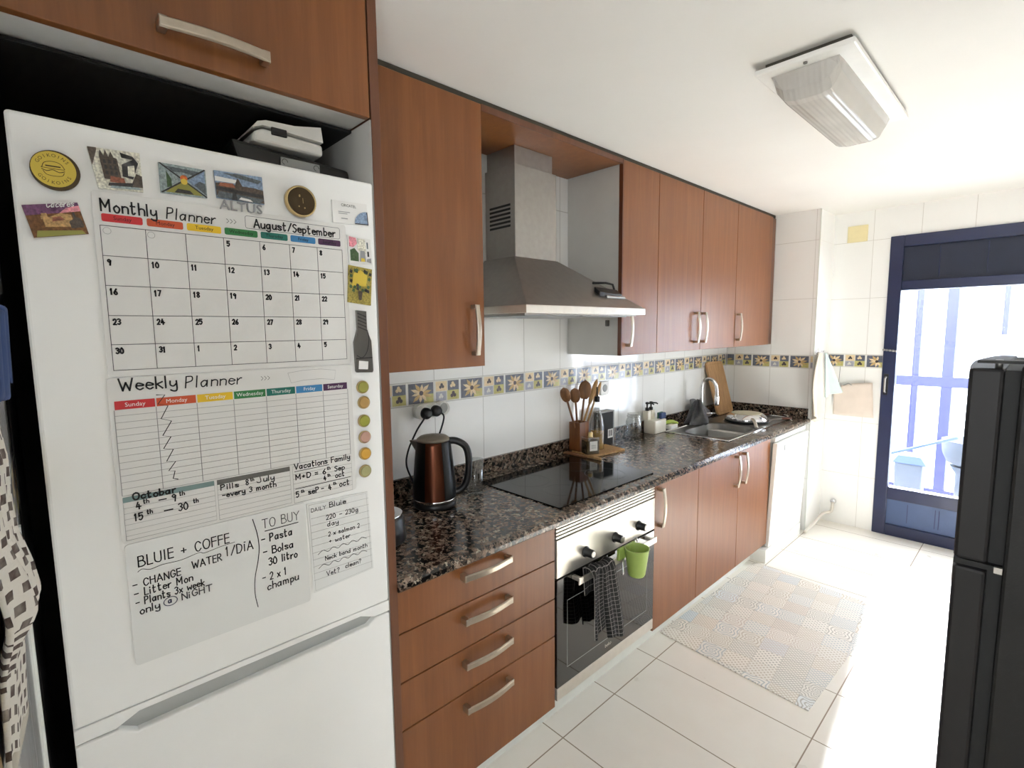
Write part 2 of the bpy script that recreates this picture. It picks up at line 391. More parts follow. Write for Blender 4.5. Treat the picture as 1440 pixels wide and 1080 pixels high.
# ------------------------------------------------------------------ mesh builder
class MB:
    def __init__(s):
        s.v = []; s.f = []; s.mi = []; s.sm = []; s.uv = {}; s.mats = []
    def mid(s, m):
        if m not in s.mats: s.mats.append(m)
        return s.mats.index(m)
    def add(s, vs, fs, m, smooth=False, uvs=None):
        o = len(s.v); s.v += [tuple(p) for p in vs]
        if uvs:
            for i, q in enumerate(uvs): s.uv[o + i] = q
        k = s.mid(m)
        for f in fs:
            s.f.append(tuple(i + o for i in f)); s.mi.append(k); s.sm.append(smooth)
        return s
    def box(s, x0, x1, y0, y1, z0, z1, m):
        vs = [(x, y, z) for x in (x0, x1) for y in (y0, y1) for z in (z0, z1)]
        return s.add(vs, [(0, 1, 3, 2), (4, 6, 7, 5), (0, 4, 5, 1), (2, 3, 7, 6), (0, 2, 6, 4), (1, 5, 7, 3)], m)
    def hexa(s, b, t, m):
        """b, t: four bottom and four top corners (counter-clockwise)"""
        return s.add(list(b) + list(t), [(3, 2, 1, 0), (4, 5, 6, 7)] + [(i, (i + 1) % 4, 4 + (i + 1) % 4, 4 + i) for i in range(4)], m)
    def prism(s, poly, fn, d0, d1, m, smooth=False):
        """poly of 2-D points, fn(u, v, d) -> xyz, extruded from d0 to d1"""
        n = len(poly)
        vs = [fn(u, v, d0) for u, v in poly] + [fn(u, v, d1) for u, v in poly]
        s.add(vs, [tuple(range(n - 1, -1, -1)), tuple(range(n, 2 * n))], m)
        o = len(s.v) - 2 * n; k = s.mid(m)
        for i in range(n):
            s.f.append((o + i, o + (i + 1) % n, o + n + (i + 1) % n, o + n + i)); s.mi.append(k); s.sm.append(smooth)
        return s
    def lathe(s, prof, c, m, seg=28, smooth=True, fn=None, cap0=True, cap1=True):
        """prof: (r, h) list; fn(a, b, h) -> xyz offset, default vertical"""
        fn = fn or (lambda a, b, h: (a, b, h))
        vs = []; fs = []
        for r, h in prof:
            for i in range(seg):
                a = 2 * math.pi * i / seg
                p = fn(r * math.cos(a), r * math.sin(a), h)
                vs.append((c[0] + p[0], c[1] + p[1], c[2] + p[2]))
        for j in range(len(prof) - 1):
            for i in range(seg):
                k = (i + 1) % seg
                fs.append((j * seg + i, j * seg + k, (j + 1) * seg + k, (j + 1) * seg + i))
        s.add(vs, fs, m, smooth)
        o = len(s.v) - len(vs); k = s.mid(m)
        if cap0: s.f.append(tuple(o + i for i in range(seg - 1, -1, -1))); s.mi.append(k); s.sm.append(False)
        if cap1: s.f.append(tuple(o + (len(prof) - 1) * seg + i for i in range(seg))); s.mi.append(k); s.sm.append(False)
        return s
    def tube(s, path, r, m, seg=10, smooth=True, flat=1.0):
        P = [Vector(p) for p in path]; n = len(P)
        R = r if isinstance(r, (list, tuple)) else [r] * n
        vs = []; fs = []
        t0 = (P[1] - P[0]).normalized()
        ref = Vector((0, 0, 1)) if abs(t0.z) < 0.9 else Vector((1, 0, 0))
        a = t0.cross(ref).normalized()
        for i in range(n):
            t = (P[min(i + 1, n - 1)] - P[max(i - 1, 0)]).normalized()
            a = (a - t * a.dot(t)).normalized(); b = t.cross(a)
            for k in range(seg):
                w = 2 * math.pi * k / seg
                vs.append(P[i] + (a * math.cos(w) + b * math.sin(w) * flat) * R[i])
        for i in range(n - 1):
            for k in range(seg):
                q = (k + 1) % seg
                fs.append((i * seg + k, i * seg + q, (i + 1) * seg + q, (i + 1) * seg + k))
        fs.append(tuple(range(seg - 1, -1, -1))); fs.append(tuple((n - 1) * seg + k for k in range(seg)))
        return s.add(vs, fs, m, smooth)
    def strokes(s, pts, w, fn, m, d=0.0):
        """flat pen line along 2-D points with width w, fn(u, v, d) -> xyz"""
        n = len(pts)
        if n < 2: return s
        vs = []; fs = []
        for i in range(n):
            a = pts[max(i - 1, 0)]; b = pts[min(i + 1, n - 1)]
            dx, dy = b[0] - a[0], b[1] - a[1]; L = math.hypot(dx, dy) or 1
            nx, ny = -dy / L * w / 2, dx / L * w / 2
            p = pts[i]
            ex = ey = 0
            if i == 0: ex, ey = -dx / L * w * 0.4, -dy / L * w * 0.4
            if i == n - 1: ex, ey = dx / L * w * 0.4, dy / L * w * 0.4
            vs.append(fn(p[0] + nx + ex, p[1] + ny + ey, d)); vs.append(fn(p[0] - nx + ex, p[1] - ny + ey, d))
        for i in range(n - 1):
            fs.append((2 * i + 1, 2 * i + 3, 2 * i + 2, 2 * i))
        return s.add(vs, fs, m)
    def poly(s, pts, fn, m, d=0.0):
        return s.add([fn(u, v, d) for u, v in pts], [tuple(range(len(pts)))], m)
    def rect(s, u0, u1, v0, v1, fn, m, d=0.0):
        return s.poly([(u0, v0), (u1, v0), (u1, v1), (u0, v1)], fn, m, d)
    def grid(s, nu, nv, fn, m, smooth=True):
        vs = []; uvs = []
        for j in range(nv + 1):
            for i in range(nu + 1):
                u, v = i / nu, j / nv
                vs.append(fn(u, v)); uvs.append((u, v))
        fs = []
        for j in range(nv):
            for i in range(nu):
                a = j * (nu + 1) + i
                fs.append((a, a + 1, a + nu + 2, a + nu + 1))
        return s.add(vs, fs, m, smooth, uvs)
    def build(s, name, parent=None, bevel=0.0, seg=2, solid=0.0, subsurf=0, local=False, loc=None, recalc=True):
        off = Vector((0, 0, 0))
        if not local:
            if parent is not None:
                p = parent
                while p is not None: off += p.location; p = p.parent
            else:
                if loc is None:
                    xs, ys, zs = zip(*s.v)
                    loc = ((min(xs) + max(xs)) / 2, (min(ys) + max(ys)) / 2, min(zs))
                off = Vector(loc)
        me = bpy.data.meshes.new(name)
        me.from_pydata([Vector(p) - off for p in s.v], [], s.f)
        for m in s.mats: me.materials.append(m)
        me.polygons.foreach_set('material_index', s.mi)
        me.polygons.foreach_set('use_smooth', s.sm)
        if s.uv:
            ul = me.uv_layers.new(name='UVMap')
            for L in me.loops:
                ul.data[L.index].uv = s.uv.get(L.vertex_index, (0, 0))
        if recalc:
            bm = bmesh.new(); bm.from_mesh(me)
            bmesh.ops.recalc_face_normals(bm, faces=bm.faces)
            bm.to_mesh(me); bm.free()
        me.update()
        o = bpy.data.objects.new(name, me); COL.objects.link(o)
        if parent is not None: o.parent = parent
        elif not local: o.location = off
        if solid:
            md = o.modifiers.new('thickness', 'SOLIDIFY'); md.thickness = solid; md.offset = 0
        if subsurf:
            md = o.modifiers.new('smooth', 'SUBSURF'); md.levels = subsurf; md.render_levels = subsurf
        if bevel:
            md = o.modifiers.new('bevel', 'BEVEL'); md.width = bevel; md.segments = seg; md.limit_method = 'ANGLE'; md.angle_limit = math.radians(40)
        return o

def tag(o, label, cat, group=None):
    o['label'] = label; o['category'] = cat
    if group: o['group'] = group
    return o
def struct(o):
    o['kind'] = 'structure'; return o
def thing(name, label, cat, loc, group=None):
    o = bpy.data.objects.new(name, None); COL.objects.link(o)
    o.location = loc; o.empty_display_size = 0.05
    return tag(o, label, cat, group)
def copy_tree(o, parent=None):
    c = o.copy(); COL.objects.link(c)
    if parent is not None: c.parent = parent
    for ch in list(o.children): copy_tree(ch, c)
    return c
def lab(o, text):
    o['label'] = text; return o

XY = lambda z: (lambda u, v, d: (u, v, z + d))
def YZ(x):   # a plane facing +x: u along y, v along z
    return lambda u, v, d: (x + d, u, v)
def XZ(y):   # a plane facing -y: u along x, v along z
    return lambda u, v, d: (u, y - d, v)
def smooth_path(pts, k=5):
    if len(pts) < 3: return list(pts)
    out = []
    P = [pts[0]] + list(pts) + [pts[-1]]
    dim = len(pts[0])
    for i in range(1, len(P) - 2):
        for j in range(k):
            t = j / k
            out.append(tuple(0.5 * (2 * P[i][c] + (P[i + 1][c] - P[i - 1][c]) * t + (2 * P[i - 1][c] - 5 * P[i][c] + 4 * P[i + 1][c] - P[i + 2][c]) * t * t + (3 * P[i][c] - P[i - 1][c] - 3 * P[i + 1][c] + P[i + 2][c]) * t ** 3) for c in range(dim)))
    out.append(tuple(pts[-1]))
    return out
def rrect(u0, u1, v0, v1, r, n=4):
    out = []
    for cx, cy, a0 in ((u1 - r, v1 - r, 0), (u0 + r, v1 - r, 90), (u0 + r, v0 + r, 180), (u1 - r, v0 + r, 270)):
        for i in range(n + 1):
            a = math.radians(a0 + 90 * i / n); out.append((cx + r * math.cos(a), cy + r * math.sin(a)))
    return out
def circle(cu, cv, r, n=28, ru=None):
    return [(cu + (ru or r) * math.cos(2 * math.pi * i / n), cv + r * math.sin(2 * math.pi * i / n)) for i in range(n)]

# ------------------------------------------------------------------ pen lettering
GL = {
'A': (6, '0039 3960 1343'), 'B': (5, '0009 093948463505 0535535130 3000'), 'C': (5, '57391805113052'), 'D': (5, '0009 0929575330 3000'),
'E': (4, '0900 0949 0545 0040'), 'F': (4, '0900 0949 0545'), 'G': (5, '57391805113052 5254 5434'), 'H': (5, '0900 5950 0555'), 'I': (2, '1910'),
'K': (5, '0900 5904 1550'), 'L': (4, '0900 0040'), 'M': (7, '0009 0933 3369 6960'), 'N': (5, '0009 0950 5059'), 'O': (6, '391805113051655839'),
'P': (5, '0009 093948463504'), 'R': (5, '0009 093948463504 2450'), 'S': (4, '48290725432001'), 'T': (6, '0969 3930'), 'U': (5, '090220405259'),
'V': (6, '0930 3069'), 'W': (8, '0920 2046 4660 6089'), 'X': (5, '0950 5900'), 'Y': (6, '0935 6935 3530'),
'a': (5, '442503103144 4540'), 'b': (4, '0900 0425432001'), 'c': (4, '4425031041'), 'd': (5, '442503103143 4940'), 'e': (4, '03434415022041'),
'f': (4, '48391710 0545'), 'g': (5, '442503103144 454b2c0b'), 'h': (4, '0900 04254440'), 'i': (1, '0500 0708'), 'j': (3, '252a1c0b 2728'),
'k': (4, '0900 4503 1340'), 'l': (1, '0900'), 'm': (7, '0500 04253330 34556360'), 'n': (4, '0500 04254440'), 'o': (4, '250310304325'),
'p': (4, '050c 0425432001'), 'r': (3, '0500 032535'), 's': (4, '44150432412001'), 't': (4, '19112031 0636'), 'u': (4, '05012042 4540'),
'v': (4, '0520 2045'), 'w': (6, '0510 1033 3350 5065'), 'x': (4, '0540 4500'), 'y': (4, '05022143 454b2c0b'), 'z': (4, '0545 4500 0040'),
'0': (5, '29060220424629'), '1': (3, '0719 1910'), '2': (4, '0729473400 0040'), '3': (4, '08294725 25432001'), '4': (5, '2903 0353 3630'),
'5': (4, '4909 0905 0536432001'), '6': (4, '39040220422503'), '7': (4, '0949 4910'), '8': (4, '250729472502204225'), '9': (4, '4729072547 4730'),
'-': (4, '0444'), '+': (5, '0444 2622'), '=': (5, '0343 0646'), '/': (4, '0a4a'), '?': (4, '07294724 2423 2021'), '@': (7, '45252242455264573816032050'),
'\u00cd': (2, '1710 1929'), ' ': (3, '')}
GL['/'] = (4, '0049')
def pen(mb, text, u, v, h, w, fn, m, slope=0.0, slant=0.0, jit=0.0, d=0.0, track=2.0, width=None):
    """handwriting: cap height h, starting at (u, v); width stretches the run to that length"""
    units = sum(GL[c][0] + track for c in text) - track
    k = h / 9.0
    kx = width / units if width else k * 0.9
    x = 0.0
    for c in text:
        gw, st = GL[c]
        jy = random.uniform(-jit, jit) * h
        for part in st.split():
            pts = []
            for i in range(0, len(part), 2):
                a = int(part[i]); b = part[i + 1]
                bb = int(b) if b.isdigit() else -(ord(b) - 96)
                pu = u + (x + a) * kx + slant * bb * k
                pts.append((pu, v + bb * k + jy + slope * (pu - u)))
            mb.strokes(smooth_path(pts, 4), w, fn, m, d)
        x += gw + track
    return mb

def font_mesh(mb, text, u, v, size, fn, m, d=0.0, width=None, align='CENTER'):
    cu = bpy.data.curves.new('lettering', 'FONT'); cu.body = text; cu.size = size; cu.align_x = align; cu.align_y = 'CENTER'; cu.resolution_u = 2
    o = bpy.data.objects.new('lettering', cu); COL.objects.link(o)
    dg = bpy.context.evaluated_depsgraph_get(); me = bpy.data.meshes.new_from_object(o.evaluated_get(dg))
    if len(me.vertices):
        xs = [p.co.x for p in me.vertices]
        sx = width / (max(xs) - min(xs)) if width else 1.0
        mb.add([fn(u + p.co.x * sx, v + p.co.y, d) for p in me.vertices], [tuple(p.vertices) for p in me.polygons], m)
    bpy.data.objects.remove(o); bpy.data.curves.remove(cu); bpy.data.meshes.remove(me)
    return mb

# ------------------------------------------------------------------ dimensions
ZC = 2.287          # ceiling
XR = 2.36           # right wall
YE = 3.348          # return wall at the end of the worktop
YD = 3.684          # wall with the balcony door
ZT = 0.832          # worktop
YB = -2.6           # rear wall

# ------------------------------------------------------------------ room shell
struct(MB().box(-0.15, XR + 0.15, YB - 0.15, 3.80, -0.1, 0.0, M['floor']).build('floor'))
struct(MB().box(-0.15, XR + 0.15, YB - 0.15, 3.80, ZC, ZC + 0.1, M['ceiling']).build('ceiling'))
struct(MB().box(-0.12, 0.0, YB, 3.80, 0.0, ZC, M['tile_y']).build('wall_left'))
struct(MB().box(-0.0, 0.617, YE, 3.80, 0.0, ZC, M['tile_x']).build('wall_end'))
w = MB()
w.box(0.617, 0.957, YD, 3.80, 0, ZC, M['tile_x']); w.box(1.97, XR, YD, 3.80, 0, ZC, M['tile_x']); w.box(0.957, 1.97, YD, 3.80, 2.089, ZC, M['tile_x'])
struct(w.build('wall_far'))
w = MB()
w.box(XR, XR + 0.12, YB, -1.80, 0, ZC, M['white_wall']); w.box(XR, XR + 0.12, -1.25, 3.80, 0, ZC, M['white_wall'])
w.box(XR, XR + 0.12, -1.80, -1.25, 0, 1.0, M['white_wall']); w.box(XR, XR + 0.12, -1.80, -1.25, 2.1, ZC, M['white_wall'])
struct(w.build('wall_right'))
w = MB()
w.box(0.0, 1.45, YB - 0.12, YB, 0, ZC, M['white_wall']); w.box(2.15, XR, YB - 0.12, YB, 0, ZC, M['white_wall'])
w.box(1.45, 2.15, YB - 0.12, YB, 0, 1.0, M['white_wall']); w.box(1.45, 2.15, YB - 0.12, YB, 2.1, ZC, M['white_wall'])
struct(w.build('wall_rear'))
w = MB()
for a, b_ in ((1.45, 1.49), (2.11, 2.15)): w.box(a, b_, YB - 0.09, YB - 0.03, 1.0, 2.1, M['white_plastic'])
for a, b_ in ((1.0, 1.04), (2.06, 2.1)): w.box(1.49, 2.11, YB - 0.09, YB - 0.03, a, b_, M['white_plastic'])
struct(w.build('added_rear_window'))  # rear window frame, out of view, added to let in fill light
struct(MB().box(0.0, 1.36, -0.83, -0.688, 0, ZC, M['tile_x']).build('wall_return'))
w = MB()
for a, b_ in ((-1.80, -1.76), (-1.29, -1.25)): w.box(XR + 0.03, XR + 0.09, a, b_, 1.0, 2.1, M['white_plastic'])
for a, b_ in ((1.0, 1.04), (2.06, 2.1)): w.box(XR + 0.03, XR + 0.09, -1.80, -1.25, a, b_, M['white_plastic'])
side_fill_win = struct(w.build('added_side_window'))  # side window frame, unseen, added to brighten the near end

# decorated border tiles (flat mosaic pieces on a strip)
def border(mb, fn, u0, u1, start, first, z0=1.189, z1=1.279):
    """start: left edge of the first tile, first: 0 patch tile / 1 flower tile"""
    T = 0.132; h = z1 - z0; k = first; u = start
    while u < u1 - 1e-4:
        a, b_ = max(u + 0.003, u0), min(u + T - 0.003, u1)
        if b_ - a > 0.01:
            mb.rect(a, b_, z0, z1, fn, M['tile_white'], 0.0010)
            cl = lambda q: min(max(q, a + 0.003), b_ - 0.003)
            zz0, zz1 = z0 + 0.004, z1 - 0.004; zm = (zz0 + zz1) / 2; um = u + T / 2
            def R(p, q, r0, r1, m, d):
                p, q = cl(p), cl(q)
                if q - p > 0.004: mb.rect(p, q, r0, r1, fn, m, d)
            if k:
                R(u, u + T, zz0, zz1, M['tile_blue'], 0.0014)
                R(um + 0.012, u + T, zz0, zm - 0.006, M['tile_yellow'], 0.0017)
                for i in range(10):
                    an = 2 * math.pi * i / 10 + 0.2; L = 0.042 + 0.005 * math.sin(i * 2.3)
                    ru = 1.25
                    P = [(0.006, an - 0.5), (L * 0.62, an - 0.25), (L, an), (L * 0.62, an + 0.25), (0.006, an + 0.5)]
                    pts = [(um + ru * r * math.cos(t), zm + r * math.sin(t)) for r, t in P]
                    if all(a < p[0] < b_ for p in pts): mb.poly(pts, fn, M['tile_petal'] if i % 3 else M['tile_ochre'], 0.0021)
                if a < um - 0.012 and um + 0.012 < b_: mb.poly(circle(um, zm, 0.010, 10), fn, M['tile_dark'], 0.0025)
            else:
                R(u, um - 0.002, zm, zz1, M['tile_petal'], 0.0014); R(um + 0.002, u + T, zm, zz1, M['tile_blue'], 0.0014)
                R(u, um - 0.006, zz0, zm - 0.003, M['tile_lilac'], 0.0014); R(um - 0.002, u + T, zz0, zm - 0.0, M['tile_yellow'], 0.0016)
                for (cu, cz, m, r) in ((um - 0.030, zm + 0.020, M['tile_dark'], 0.011), (um + 0.028, zm + 0.022, M['tile_petal'], 0.012), (um - 0.034, zm - 0.022, M['tile_white'], 0.010), (um + 0.030, zm - 0.020, M['tile_dark'], 0.013)):
                    for (da, db) in ((-0.6, -0.3), (0.55, -0.2), (0.0, 0.6)):
                        c = circle(cu + da * r, cz + db * r, r * 0.62, 8)
                        if all(a < p[0] < b_ for p in c): mb.poly(c, fn, m, 0.0022 + 0.0002 * da)
        u += T; k = 1 - k
    return mb
b1 = MB(); border(b1, lambda u, v, d: (0.0 + d, u, v), 0.0, YE, 0.026, 0); struct(b1.build('trim_1', recalc=False))
b2 = MB(); border(b2, XZ(YE), 0.003, 0.617, -0.068, 1); struct(b2.build('trim_2', recalc=False))
b3 = MB(); border(b3, XZ(YD), 0.618, 0.957, 0.592, 1); struct(b3.build('trim_3', recalc=False))
b4 = MB(); border(b4, lambda u, v, d: (u, -0.688 + d, v), 0.51, 1.36, 0.460, 1); struct(b4.build('trim_4', recalc=False))
# white edge strips on the return wall and on the corner by the door
w = MB(); w.box(0.606, 0.622, -0.6885, -0.6845, 0, 1.18, M['white_trim']); struct(w.build('trim_5'))
w = MB(); w.box(0.612, 0.6195, YE - 0.0025, YE + 0.004, 0, ZC, M['white_trim']); struct(w.build('trim_6'))

# ------------------------------------------------------------------ balcony door and what lies beyond
door = bpy.data.objects.new('door_1', None); COL.objects.link(door); door.location = (1.46, 3.72, 0); struct(door)
y0, y1 = 3.672, 3.735
f = MB(); B = M['blue_frame']
f.box(0.957, 1.033, y0, y1, 0, 2.089, B); f.box(1.894, 1.97, y0, y1, 0, 2.089, B); f.box(1.033, 1.894, y0, y1, 2.013, 2.089, B)
f.box(1.033, 1.894, y0, y1, 1.722, 1.786, B); f.box(1.033, 1.894, y0, y1, 0.263, 0.351, B); f.box(1.033, 1.894, y0, y1, 0.0, 0.081, B)
f.build('door_frame', door, bevel=0.004)
f = MB(); f.box(1.033, 1.894, y0 + 0.02, y1 - 0.01, 1.786, 2.013, M['blue_dark'])
for x in (1.22, 1.45, 1.68): f.box(x, x + 0.006, y0 + 0.016, y0 + 0.02, 1.80, 2.0, M['blue_frame'])
lab(f.build('shutter_box', door, bevel=0.003), 'dark blue box panel over the door glass')
f = MB(); f.box(1.033, 1.894, y0 + 0.02, y1 - 0.02, 0.081, 0.263, M['blue_panel_hazed'])
for x in (1.15, 1.30, 1.32): f.box(x, x + 0.004, y0 + 0.017, y0 + 0.021, 0.11, 0.24, M['blue_pale'])
f.build('kick_panel', door)
MB().box(1.033, 1.894, 3.700, 3.704, 0.351, 1.722, M['glass']).build('glass_pane', door)
hd = MB(); hd.box(0.972, 0.998, y0 - 0.012, y0, 1.005, 1.15, M['black_plastic'])
hd.tube([(0.985, y0 - 0.012, 1.02), (0.985, y0 - 0.045, 1.03), (0.985, y0 - 0.045, 1.12), (0.985, y0 - 0.012, 1.13)], 0.006, M['steel'], 8)
hd.build('door_handle', door, bevel=0.003)
kl = MB()
for i in range(5): kl.lathe([(0.0, -0.008), (0.009, -0.004), (0.009, 0.004), (0.0, 0.008)], (0.962 + i * 0.017, y0 - 0.008, 1.318 - 0.002 * i), M['silver'] if 'silver' in M else M['steel'], 8)
kl.build('chain_latch', door)

struct(MB().box(0.3, XR + 0.6, 3.80, 5.3, -0.12, -0.02, M['gallery_floor']).build('floor_balcony'))
struct(MB().box(0.50, 0.62, 3.80, 5.06, -0.02, 2.3, M['white_wall']).build('wall_balcony'))
gw = bpy.data.objects.new('window_1', None); COL.objects.link(gw); gw.location = (1.4, 5.0, 0); struct(gw)
g = MB(); P = M['blue_pale']
for a, b_ in ((0.62, 0.68), (0.935, 0.985), (1.14, 1.215), (1.95, 2.02), (2.70, 2.76)): g.box(a, b_, 4.98, 5.03, -0.02, 2.3, P)
for a, b_ in ((0.955, 1.045), (-0.02, 0.06), (2.24, 2.3)): g.box(0.62, 2.76, 4.975, 5.025, a, b_, P)
g.box(1.485, 1.52, 4.985, 5.02, 1.40, 2.3, P)
g.build('window_frame', gw, bevel=0.004)
MB().box(0.62, 2.76, 5.003, 5.007, 0.0, 2.3, M['glass']).build('window_pane', gw)
# pale block of flats across the street
bl = thing('apartment_block', 'pale sunlit apartment block seen faintly through the balcony glazing', 'building', (0.5, 16, -4))
w = MB().box(-9, 10, 16, 22, -4, 6.2, M['far_facade']); w.build('wall', bl)
for i in range(3):
    w = MB().box(-9, 10, 15.3, 16, -2.4 + i * 2.9, -1.4 + i * 2.9, M['far_band']); w.build('balcony', bl)
# things kept on the balcony
t = thing('storage_bin', 'pale bin with blue lid standing on the balcony behind the glass', 'bin', (1.06, 4.4, -0.02))
MB().hexa([(0.975, 4.30, -0.02), (1.135, 4.30, -0.02), (1.135, 4.48, -0.02), (0.975, 4.48, -0.02)], [(0.965, 4.29, 0.40), (1.145, 4.29, 0.40), (1.145, 4.49, 0.40), (0.965, 4.49, 0.40)], M['balcony_grey']).build('bin_body', t, bevel=0.01)
MB().hexa([(0.95, 4.27, 0.40), (1.17, 4.27, 0.40), (1.17, 4.51, 0.40), (0.95, 4.51, 0.40)], [(0.985, 4.31, 0.46), (1.125, 4.31, 0.46), (1.125, 4.47, 0.46), (0.985, 4.47, 0.46)], M['balcony_blue']).build('lid', t, bevel=0.006)
t = thing('pedestal_basin', 'pale pedestal basin on the balcony beside the black fridge edge', 'basin', (1.40, 4.40, -0.02))
MB().lathe([(0.11, -0.02), (0.10, 0.02), (0.07, 0.10), (0.075, 0.36), (0.11, 0.42)], (1.40, 4.40, 0), M['balcony_grey']).build('pedestal', t)
MB().lathe([(0.07, 0.42), (0.13, 0.45), (0.16, 0.52), (0.17, 0.62), (0.155, 0.62), (0.14, 0.54), (0.0, 0.50)], (1.40, 4.40, 0), M['balcony_grey'], cap1=False).build('bowl', t)
tag(MB().tube([(0.90, 4.19, 0.462), (1.02, 4.20, 0.515), (1.34, 4.21, 0.665)], 0.011, M['balcony_blue'], 8).build('pole'), 'long pale pole leaning across the pale bin on the balcony', 'pole')
ch = MB()
for i in range(34): ch.lathe([(0.0, -0.006), (0.006, -0.003), (0.006, 0.003), (0.0, 0.006)], (1.035 - 0.0006 * i, 4.955, 0.95 - i * 0.0165), M['charcoal'] if 'charcoal' in M else M['black_plastic'], 6)
for i in range(33): ch.tube([(1.035 - 0.0006 * i, 4.955, 0.95 - i * 0.0165), (1.035 - 0.0006 * i, 4.955, 0.9335 - i * 0.0165)], 0.0015, M['steel'], 5)
tag(ch.build('bead_chain'), 'dark beaded blind chain hanging by the balcony window post', 'chain')

# ------------------------------------------------------------------ ceiling light
t = thing('ceiling_light', 'rectangular ceiling light with a ribbed clear diffuser, switched off', 'ceiling light', (1.19, 1.40, ZC))
MB().box(1.085, 1.310, 1.06, 1.77, ZC - 0.016, ZC, M['dark_gap']).build('mounting_box', t)
MB().box(1.06, 1.325, 1.04, 1.80, ZC - 0.032, ZC - 0.016, M['white_plastic']).build('frame', t, bevel=0.004)
zt, zb = ZC - 0.032, ZC - 0.11
d = MB()
prof = [(-0.105, 0.0), (-0.103, -0.015), (-0.098, -0.040), (-0.075, -0.072), (-0.04, -0.080), (0.03, -0.080), (0.055, -0.072), (0.078, -0.030), (0.082, 0.0)]
ys = [(1.085, 0.0), (1.10, 0.6), (1.125, 0.95), (1.15, 1.0), (1.69, 1.0), (1.72, 0.95), (1.74, 0.6), (1.75, 0.0)]
vs = [(1.197 + u * (1 if s_ > 0.9 else 0.98), yy, zt + v * s_) for yy, s_ in ys for u, v in prof]
n = len(prof)
d.add(vs, [(j * n + i, j * n + i + 1, (j + 1) * n + i + 1, (j + 1) * n + i) for j in range(len(ys) - 1) for i in range(n - 1)], M['diffuser'])
d.build('diffuser', t, bevel=0.006)
MB().tube([(1.235, 1.14, zt - 0.022), (1.235, 1.69, zt - 0.022)], 0.013, M['white_gloss'], 12).build('lamp_tube', t)
for yy in (1.060, 1.778): s_ = MB().lathe([(0.006, 0), (0.006, -0.004), (0.003, -0.005)], (1.197, yy, ZC - 0.032), M['steel_dark'], 10); s_.build('fixing_screw', t)

# ------------------------------------------------------------------ cabinet handles
def bow_handle(name, parent, c, L, axis):
    """bow handle on a front facing +x; c = point on the front at the handle's centre"""
    mb = MB(); N = 14; W = 0.011
    def at(tv, w_, o):
        return (c[0] + o, c[1] + (tv if axis == 'y' else w_), c[2] + (w_ if axis == 'y' else tv))
    vs = []
    for i in range(N + 1):
        q = i / N; tv = (q - 0.5) * L
        o = 0.022 + 0.010 * math.sin(math.pi * q)
        for w_, oo in ((-W, o), (-W * 0.7, o + 0.006), (W * 0.7, o + 0.006), (W, o)): vs.append(at(tv, w_, oo))
    fs = [(0, 1, 2, 3), tuple(N * 4 + k for k in (3, 2, 1, 0))]
    for i in range(N):
        for k in range(4): fs.append((i * 4 + k, i * 4 + (k + 1) % 4, (i + 1) * 4 + (k + 1) % 4, (i + 1) * 4 + k))
    mb.add(vs, fs, M['nickel'])
    for sgn in (-1, 1):
        tv = sgn * (L / 2 - 0.006)
        p = [at(tv - 0.007, -W * 0.9, 0), at(tv + 0.007, -W * 0.9, 0), at(tv + 0.007, W * 0.9, 0), at(tv - 0.007, W * 0.9, 0)]
        q = [at(tv - 0.007, -W, 0.027), at(tv + 0.007, -W, 0.027), at(tv + 0.007, W, 0.027), at(tv - 0.007, W, 0.027)]
        mb.hexa(p, q, M['nickel'])
    return mb.build(name, parent, bevel=0.0015)

GAP = 0.0018
def front(parent, name, y0, y1, z0, z1, x, th=0.019, m='wood'):
    return MB().box(x - th, x, y0 + GAP, y1 - GAP, z0 + GAP, z1 - GAP, M[m]).build(name, parent, bevel=0.0012, seg=1)

# ------------------------------------------------------------------ upper cabinets
XU = 0.338
def upper(label, y0, y1, doors, group=None):
    t = thing('wall_cabinet', label, 'cabinet', (0.17, (y0 + y1) / 2, 1.356))
    body = MB().box(0.003, XU - 0.021, y0 + 0.001, y1 - 0.001, 1.358, 2.262, M['laminate'])
    body.build('cabinet_body', t)
    for a, b_, hy in doors:
        dr = front(t, 'door', a, b_, 1.356, 2.264, XU)
        bow_handle('handle', dr, (XU, hy, 1.487), 0.175, 'z')
    return t
upper('wooden wall cabinet left of the steel cooker hood', 0.001, 0.547, [(0.001, 0.547, 0.493)])
c2 = upper('narrow wooden wall cabinet just right of the cooker hood', 1.406, 1.722, [(1.406, 1.722, 1.447)])
MB().box(0.003, XU - 0.0005, 1.4045, 1.4068, 1.356, 2.264, M['laminate']).build('side_panel', c2)
MB().box(XU - 0.020, XU + 0.0006, 1.400, 1.4075, 1.356, 2.264, M['wood_edge']).build('edge_strip', c2)
hk = MB(); hk.box(0.255, 0.268, 1.384, 1.4045, 1.498, 1.528, M['steel_dark']); hk.build('side_hook', c2, bevel=0.003)
upper('double-door wooden wall cabinet above the sink', 1.722, 2.673, [(1.722, 2.202, 2.130), (2.202, 2.673, 2.222)])
upper('last wooden wall cabinet, against the end wall', 2.673, 3.262, [(2.673, 3.262, 2.708)])
fl = MB().box(0.003, XU - 0.012, 3.263, YE - 0.001, 1.358, 2.262, M['wood_side']); tag(fl.build('filler_panel'), 'slim wooden filler strip between last wall cabinet and end wall', 'panel')
lt = thing('hood_shelf', 'wooden board spanning the hood bay just under the ceiling', 'board', (0.17, 0.977, 2.243))
MB().box(0.003, XU - 0.004, 0.549, 1.399, 2.243, 2.262, M['wood']).build('board', lt, bevel=0.001)
MB().box(XU - 0.004, XU, 0.549, 1.399, 2.241, 2.264, M['wood_side']).build('front_edge', lt)
